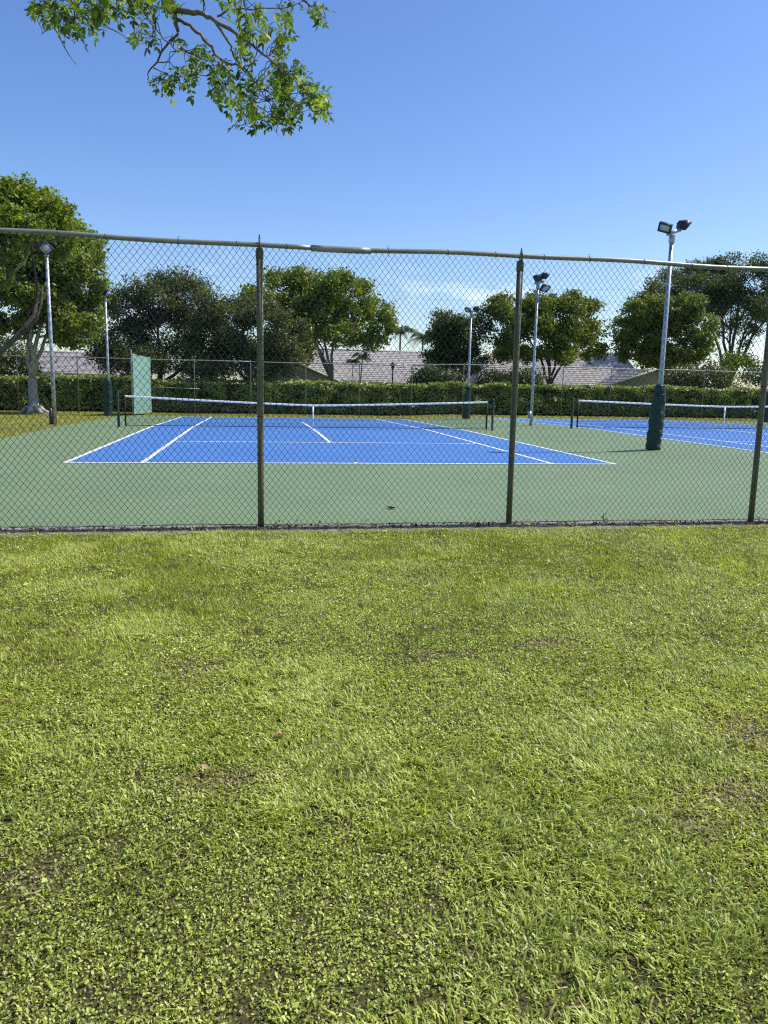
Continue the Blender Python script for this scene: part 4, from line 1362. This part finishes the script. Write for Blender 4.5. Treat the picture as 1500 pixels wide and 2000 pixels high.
    tag(o, 'short sunlit lawn grass filling the foreground before the near fence', 'grass', kind='stuff')
    # ---- low broad leaved ground cover
    Q = np.where(broad)[0]
    nq = len(Q)
    zz = Zb[Q] + 0.006 + 0.024 * r.random(nq)
    sz = (0.0048 + 0.0072 * r.random(nq)) * np.clip(0.72 + D[Q] / 9.0, 0.85, 1.6)
    big = r.random(nq) < 0.0012
    sz = np.where(big, sz * 2.4, sz)
    N = r.normal(size=(nq, 3)) * np.array([0.62, 0.62, 0.25]) + np.array([0, 0, 0.85])
    N /= np.linalg.norm(N, axis=1)[:, None]
    T = r.normal(size=(nq, 3))
    T -= N * (T * N).sum(1)[:, None]
    T /= np.linalg.norm(T, axis=1)[:, None]
    Bn = np.cross(N, T)
    P = np.stack([X[Q], Y[Q], zz + np.where(big, 0.012, 0)], 1)
    L = sz[:, None]
    asp = (0.24 + 0.28 * r.random(nq))[:, None]
    Vq = np.stack([P - T * L * 0.6, P + Bn * L * asp - T * L * 0.1 + N * L * 0.12, P + T * L * 0.65 - N * L * 0.1, P - Bn * L * asp - T * L * 0.1 + N * L * 0.12], 1).reshape(-1, 3)
    i = np.arange(nq)[:, None] * 4
    Fq = np.concatenate([np.concatenate([i, i + 1, i + 2], 1), np.concatenate([i, i + 2, i + 3], 1)])
    o = build('ground_cover', Vq, [Fq], M_grass, None, col=np.repeat(col[Q] * np.array([1.06, 1.08, 1.1]), 4, 0))
    tag(o, 'low small leaved weeds matted between the grass of the lawn', 'weeds', kind='stuff')
lawn()

# coarse tufts on the grass beyond and beside the courts
r = np.random.default_rng(17)
n = 70000
X = np.concatenate([r.uniform(-22, CX0 + 0.05, n // 2), r.uniform(-22, 46, n - n // 2)])
Y = np.concatenate([r.uniform(-5, 30, n // 2), r.uniform(CY1 - 0.05, 30.9, n - n // 2)])
a = r.random(n) * 6.283
h = 0.03 + 0.05 * r.random(n)
P0 = np.stack([X, Y, zg(X, Y) - 0.003], 1)
d = np.stack([np.cos(a), np.sin(a), 0 * a], 1)
s = np.stack([-np.sin(a), np.cos(a), 0 * a], 1)
wv = (0.010 + 0.012 * r.random(n))[:, None]
V = np.stack([P0 - s * wv, P0 + s * wv, P0 + d * (h * 0.9)[:, None] + np.array([0, 0, 1.0]) * h[:, None]], 1).reshape(-1, 3)
k = np.clip(vnoise(X, Y, 1.5, 41) * 0.6 + r.random(n) * 0.5, 0, 1)[:, None]
col = np.array([0.17, 0.20, 0.028]) * (1 - k) + np.array([0.46, 0.45, 0.09]) * k
o = build('far_grass', V, [np.arange(3 * n).reshape(-1, 3)], M_grass, None, col=np.repeat(col, 3, 0))
tag(o, 'yellowish grass beside and behind the hard courts', 'grass', kind='stuff')

# litter of clippings and leaf crumbs along the foot of the fence
n = 2600
X = r.uniform(-3, 14, n)
Y = -6.68 + r.normal(size=n) * 0.075
Zp = 0.025 + 0.02 * r.random(n) + np.where(Y > -6.55, 0.02, 0)
N = r.normal(size=(n, 3)) * 0.5 + np.array([0, 0, 0.8])
N /= np.linalg.norm(N, axis=1)[:, None]
V, Fc = leaf_quads(np.stack([X, Y, Zp], 1), N, 0.02 + 0.035 * r.random(n), 0.5, r)
k = r.random((n, 1))
col = np.where(k < 0.35, np.array([0.05, 0.04, 0.03]), np.where(k < 0.7, np.array([0.20, 0.155, 0.10]), np.array([0.42, 0.36, 0.26])))
tag(build('leaf_litter', V, [Fc], M_dry, None, col=np.repeat(col, 4, 0)), 'brown leaf crumbs and clippings strewn along the foot of the near fence', 'leaf litter', kind='stuff')

# ------------------------------------------------------------------ single small things
def curled_leaf(p, ln, col, label, yaw, cat='leaf', group=None, name='fallen_leaf'):
    p = np.asarray(p, float)
    u = np.linspace(-1, 1, 7)
    V, Fc, cl = [], [], []
    for i_, a in enumerate(u):
        w_ = ln * 0.28 * math.sqrt(max(0.02, 1 - a * a))
        for j, s in enumerate((-1, 0, 1)):
            q = np.array([a * ln / 2, s * w_, abs(s) * w_ * 0.5 + ln * 0.18 * a * a])
            V.append(p + np.array([q[0] * math.cos(yaw) - q[1] * math.sin(yaw), q[0] * math.sin(yaw) + q[1] * math.cos(yaw), q[2] + 0.004]))
            cl.append(np.array(col) * (0.8 + 0.4 * rb.random()))
    for i_ in range(6):
        for j in range(2):
            k = i_ * 3 + j
            Fc.append([k, k + 1, k + 4, k + 3])
    o = build(name, np.array(V), [np.array(Fc)], M_dry, None, True, np.array(cl), base=p)
    return tag(o, label, cat, group)
p = gnd(764, 994, 0.03)
curled_leaf(p, 0.13, (0.03, 0.025, 0.018), 'dark curled leaf lying on the green court close behind the near fence', 2.4)
for (px, py, lab) in ((34, 1190, 'small tan leaf on the lawn near the left edge, closest to the fence'), (12, 1372, 'small reddish leaf on the lawn at the left edge'),
                      (545, 1440, 'small red brown leaf on the lawn left of the middle'), (402, 1503, 'small pale tan leaf on the lawn, lowest in the left half')):
    p = gnd(px, py, 0.03)
    curled_leaf(p, 0.045, (0.20, 0.095, 0.055) if 'red' in lab else (0.40, 0.28, 0.17), lab, random.uniform(0, 6), group='fallen leaves on the lawn')
# little weed growing at the fence foot
p = gnd(1178, 1022, 0.02)
t = empty('weed', p, 'single small weed sprouting at the fence foot, left of the right post', 'weed')
MB().tube([p, p + [0.005, 0, 0.05], p + [-0.004, 0, 0.11]], [0.004, 0.003, 0.002], 5).out('stem', M_bark_dark, t)
for q in range(6):
    a = q * 1.3
    o_ = p + np.array([0, 0, 0.03 + 0.014 * q])
    e = o_ + np.array([0.045 * math.cos(a), 0.045 * math.sin(a), 0.03])
    s = np.array([-math.sin(a), math.cos(a), 0]) * 0.013
    build('leaf', np.array([o_, (o_ + e) / 2 + s, e, (o_ + e) / 2 - s]), [np.array([[0, 1, 2, 3]])], M_leaf, t, col=np.tile([[0.06, 0.09, 0.02]], (4, 1)))
